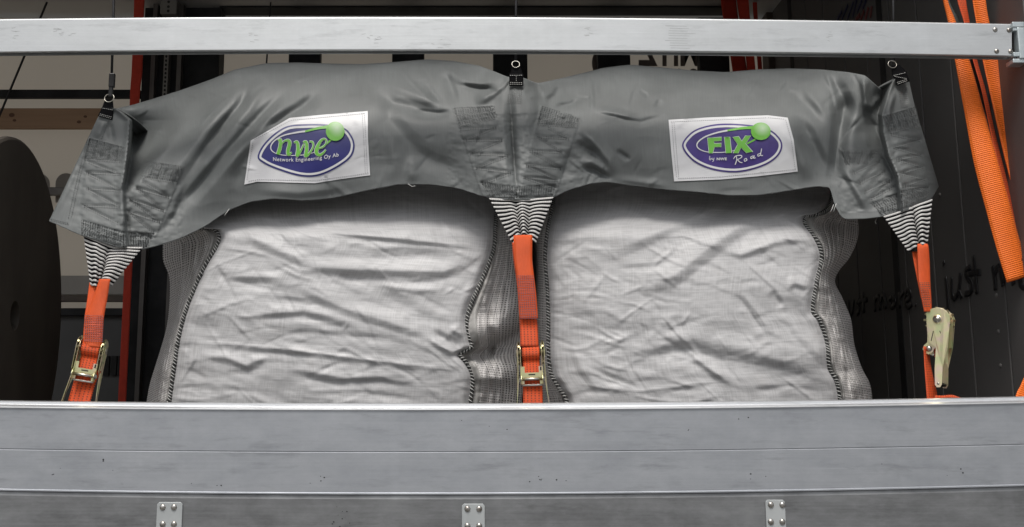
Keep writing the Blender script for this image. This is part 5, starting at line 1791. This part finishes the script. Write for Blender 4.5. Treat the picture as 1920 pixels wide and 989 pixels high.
def make_bag(label, Lseam, Rseam, Lout, Rout, creases, seed, yb):
    cen = (Lseam[-3][0] + Rseam[-3][0]) / 2
    base = at(cen, 760, yb + 0.5)
    bag = thing('big_bag', label, 'bulk bag', (base[0], yb + 0.5, 0.0), 'big bags under the grey cover')
    LS, RS, LO, RO = (curve_x(c_) for c_ in (Lseam, Rseam, Lout, Rout))
    # resample every outline by its own length so that hooks in the seams keep their shape
    nv = 320

    def res(c_):
        s_ = np.concatenate([[0], np.cumsum(np.hypot(*np.diff(c_, axis=0).T))])
        q = np.linspace(0, s_[-1], nv)
        return np.stack([np.interp(q, s_, c_[:, 0]), np.interp(q, s_, c_[:, 1])], 1)

    A, B = res(LS), res(RS)
    nu = 320
    U_ = np.linspace(0, 1, nu)[None, :]
    X = A[:, :1] * (1 - U_) + B[:, :1] * U_
    Y = A[:, 1:] * (1 - U_) + B[:, 1:] * U_
    cx = (X.min() + X.max()) / 2
    hw = (X.max() - X.min()) / 2

    def front_y(x, y, fine=True):
        e = np.clip(np.abs(x - cx) / hw, 0, 1.1)
        t, tb = tarp_base(x, np.minimum(y, 330))
        d0 = yb - 0.05 * (1 - e ** 3) - 0.02 * np.sin(np.clip((y - 400) / 400, 0, 1) * math.pi)
        up = smooth(450, 335, y)
        d0 = d0 + up * 0.15
        d0 = np.where(y < 330, np.maximum(d0, tb + 0.06), d0)
        if not fine:
            return d0
        d = np.zeros(np.shape(x))
        for pts, w, amp, kind in creases:
            d = d + crease(x, y, pts, w, amp * (0.46 if amp < 0 else 0.30), 'tent' if kind == 'ridge' else kind, 0.3)
        rg = np.random.RandomState(seed)
        for k_ in range(210):                # small sharp crumples of the stiff woven cloth
            c0_, c1_ = rg.uniform(cx - hw, cx + hw), rg.uniform(350, 800)
            an_, ln_ = rg.normal(0.12, 0.42), rg.uniform(14, 70)
            bend = rg.uniform(-0.2, 0.2) * ln_
            p_ = [(c0_ - ln_ * math.cos(an_), c1_ - ln_ * math.sin(an_)), (c0_ + bend * math.sin(an_), c1_ + bend * math.cos(an_)), (c0_ + ln_ * math.cos(an_), c1_ + ln_ * math.sin(an_))]
            am_, w_c = rg.choice([-1, -1, 1]) * rg.uniform(0.0007, 0.0032), rg.uniform(2.2, 6)
            nb = (np.abs(x - c0_) < ln_ + 20) & (np.abs(y - c1_) < ln_ + 20)
            if nb.any():
                d[nb] += crease(x[nb], y[nb], p_, w_c, am_, 'tent', 0.4)
        fade = smooth(0, 0.05, 1 - e)
        return d0 + d * (0.35 + 0.65 * fade) + noise_folds(x, y, seed) * (0.3 + 0.7 * fade) * 0.8

    FY = front_y(X, Y)
    # the panel dips towards its seams
    edge = np.minimum(U_, 1 - U_)
    FY = FY + 0.022 * np.exp(-(edge / 0.018) ** 2)
    G = AT(X, Y, FY)
    w_m = np.abs(G[nv // 2, -1, 0] - G[nv // 2, 0, 0])
    UVs = np.stack(np.broadcast_arrays(U_ * w_m, np.linspace(0, 1.0, nv)[:, None]), -1)
    mesh_obj('front_panel', G, grid_faces(nv, nu), M['bag'], bag, uv=UVs)
    yA = FY[:, 0]
    yB = FY[:, -1]
    for side, seam, out, ys_ in (('L', A, res(LO), yA), ('R', B, res(RO), yB)):
        nu2 = 50
        V_ = np.linspace(0, 1, nu2)[None, :]
        X2 = seam[:, :1] * (1 - V_) + out[:, :1] * V_
        Y2 = seam[:, 1:] * (1 - V_) + out[:, 1:] * V_
        dep = ys_[:, None] + 0.008 + (0.17 * V_ ** 1.3) + 0.02 * V_
        wv = 0.036 * fbm(X2 / 15, Y2 / 95, seed + 31, 3) + 0.012 * fbm(X2 / 60, Y2 / 16, seed + 35, 3)
        wv = wv + 0.0035 * np.sin(V_ * 2 * math.pi * 7 + 5 * fbm(X2 / 70, Y2 / 90, seed + 41, 2)) * (1 + 1.2 * fbm(X2 / 30, Y2 / 50, seed + 43, 2))
        dep = dep + wv * np.sin(np.pi * np.clip(V_ * 1.1 + 0.03, 0, 1)) - 0.02 * np.exp(-((V_ - 0.16) / 0.1) ** 2)
        if side == 'R' and seed == 11:
            # pinched fold across the gusset
            q = crease(X2, Y2, [(866, 668), (920, 655), (985, 620)], 14, 0.09, taper=0) - crease(X2, Y2, [(880, 625), (930, 610), (985, 570)], 26, 0.05, taper=0) - crease(X2, Y2, [(886, 700), (930, 700), (985, 690)], 22, 0.035, taper=0)
            dep = dep + q * np.sin(np.pi * np.clip(V_ * 0.8 + 0.1, 0, 1))
        H_ = AT(X2, Y2, dep)
        # on round the side of the bag to its back
        last = H_[:, -1].copy()
        back = []
        for e in np.linspace(0.06, 1, 8):
            r_ = last.copy()
            r_[:, 1] += e * 0.75
            r_[:, 0] += (0.05 if side == 'L' else -0.05) * e * e
            back.append(r_)
        H_ = np.concatenate([H_, np.stack(back, 1)], 1)
        wid = np.concatenate([[0], np.cumsum(np.linalg.norm(np.diff(H_[nv // 2], axis=0), axis=1))])
        ln = np.concatenate([[0], np.cumsum(np.linalg.norm(np.diff(H_[:, 20], axis=0), axis=1))])
        UVs = np.stack(np.broadcast_arrays(wid[None, :], ln[:, None]), -1)
        f = grid_faces(nv, H_.shape[1], flip=(side == 'L'))
        mesh_obj('net_side', H_, f, M['net'], bag, uv=UVs)
        # pale tape beside the seam, then the whipped seam cord with its white stitches
        sg = 1 if side == 'R' else -1
        tp0 = H_[:, 1:9].copy()
        tp0[:, :, 1] -= 0.0025
        mesh_obj('seam_tape', tp0, grid_faces(nv, tp0.shape[1], flip=(side == 'L')), M['hem_tape'], bag)
        cordp = AT(seam[:, 0], seam[:, 1], ys_ - 0.003)
        MB().tube(cordp[::2], 0.0060, 8).build('seam_cord', M['cord_dark'], bag, sm=True)
        sb = MB()
        sl_ = np.concatenate([[0], np.cumsum(np.linalg.norm(np.diff(cordp, axis=0), axis=1))])
        s_ = 0.0
        while s_ < sl_[-1] - 0.012:
            a_ = np.array([np.interp(s_, sl_, cordp[:, j]) for j in range(3)])
            b_ = np.array([np.interp(s_ + 0.008, sl_, cordp[:, j]) for j in range(3)])
            d_ = Vector(b_ - a_)
            if d_.length > 1e-6:
                d_.normalize()
                n_ = d_.cross(Vector((0, 1, 0)))
                n_.normalize()
                p0 = Vector(a_) - n_ * 0.0072 + Vector((0, -0.002, 0))
                pm = Vector((a_ + b_) / 2) + Vector((0, -0.0078, 0))
                p1 = Vector(b_) + n_ * 0.0072 + Vector((0, -0.002, 0))
                sb.tube([p0, pm, p1], 0.0014, 5)
            s_ += 0.0105 + random.uniform(-0.0025, 0.0025)
        stuff(sb.build('seam_stitch', M['seam_thread'], bag, sm=True))
    # filled body inside, back and top
    zt = float(G[3, nu // 2, 2]) - 0.02
    x0, x1 = float(G[165, 6, 0]), float(G[165, -6, 0])
    bevel(MB().box((x0 + 0.03, yb + 0.16, 0.02), (x1 - 0.03, yb + 1.0, zt - 0.05)).build('filling', M['bag'], bag), 0.08, 4)
    return bag


make_bag('big grey woven bag on the left with its net side bulging between the bags',
         [(330, 190), (345, 300), (352, 400), (372, 428), (398, 428), (411, 444), (404, 466), (384, 500), (362, 548), (346, 590), (334, 640), (327, 690), (318, 752), (306, 830), (300, 960), (300, 1120)],
         [(925, 190), (930, 300), (931, 385), (929, 430), (925, 470), (906, 520), (886, 565), (876, 600), (882, 640), (884, 652), (862, 665), (874, 680), (886, 705), (885, 735), (882, 760), (880, 830), (880, 960), (880, 1120)],
         [(296, 200), (300, 320), (303, 430), (305, 460), (306, 490), (317, 520), (318, 560), (313, 610), (301, 655), (290, 690), (281, 720), (275, 752), (262, 830), (256, 960), (256, 1120)],
         [(968, 190), (974, 300), (975, 385), (980, 450), (986, 500), (988, 560), (984, 610), (978, 640), (974, 655), (976, 675), (980, 700), (980, 735), (978, 760), (978, 830), (978, 960), (978, 1120)],
         LB, 11, 0.27)
make_bag('big grey woven bag on the right beside the dark bulkhead',
         [(1040, 190), (1040, 300), (1036, 385), (1027, 430), (1022, 480), (1026, 540), (1028, 600), (1028, 650), (1033, 700), (1050, 730), (1064, 757), (1072, 830), (1074, 960), (1074, 1120)],
         [(1560, 190), (1562, 300), (1561, 355), (1556, 384), (1540, 400), (1513, 406), (1509, 420), (1524, 440), (1538, 465), (1540, 490), (1531, 530), (1524, 582), (1537, 602), (1550, 640), (1555, 690), (1568, 714), (1575, 752), (1580, 830), (1580, 960), (1580, 1120)],
         [(1005, 190), (1003, 300), (1002, 385), (1004, 430), (1008, 480), (1008, 540), (1006, 600), (1008, 650), (1010, 700), (1014, 730), (1018, 757), (1018, 830), (1018, 960), (1018, 1120)],
         [(1600, 190), (1602, 300), (1604, 370), (1606, 400), (1610, 430), (1606, 455), (1592, 485), (1572, 510), (1566, 530), (1580, 560), (1596, 600), (1602, 645), (1616, 690), (1631, 720), (1636, 752), (1642, 830), (1642, 960), (1642, 1120)],
         RB, 23, 0.27)
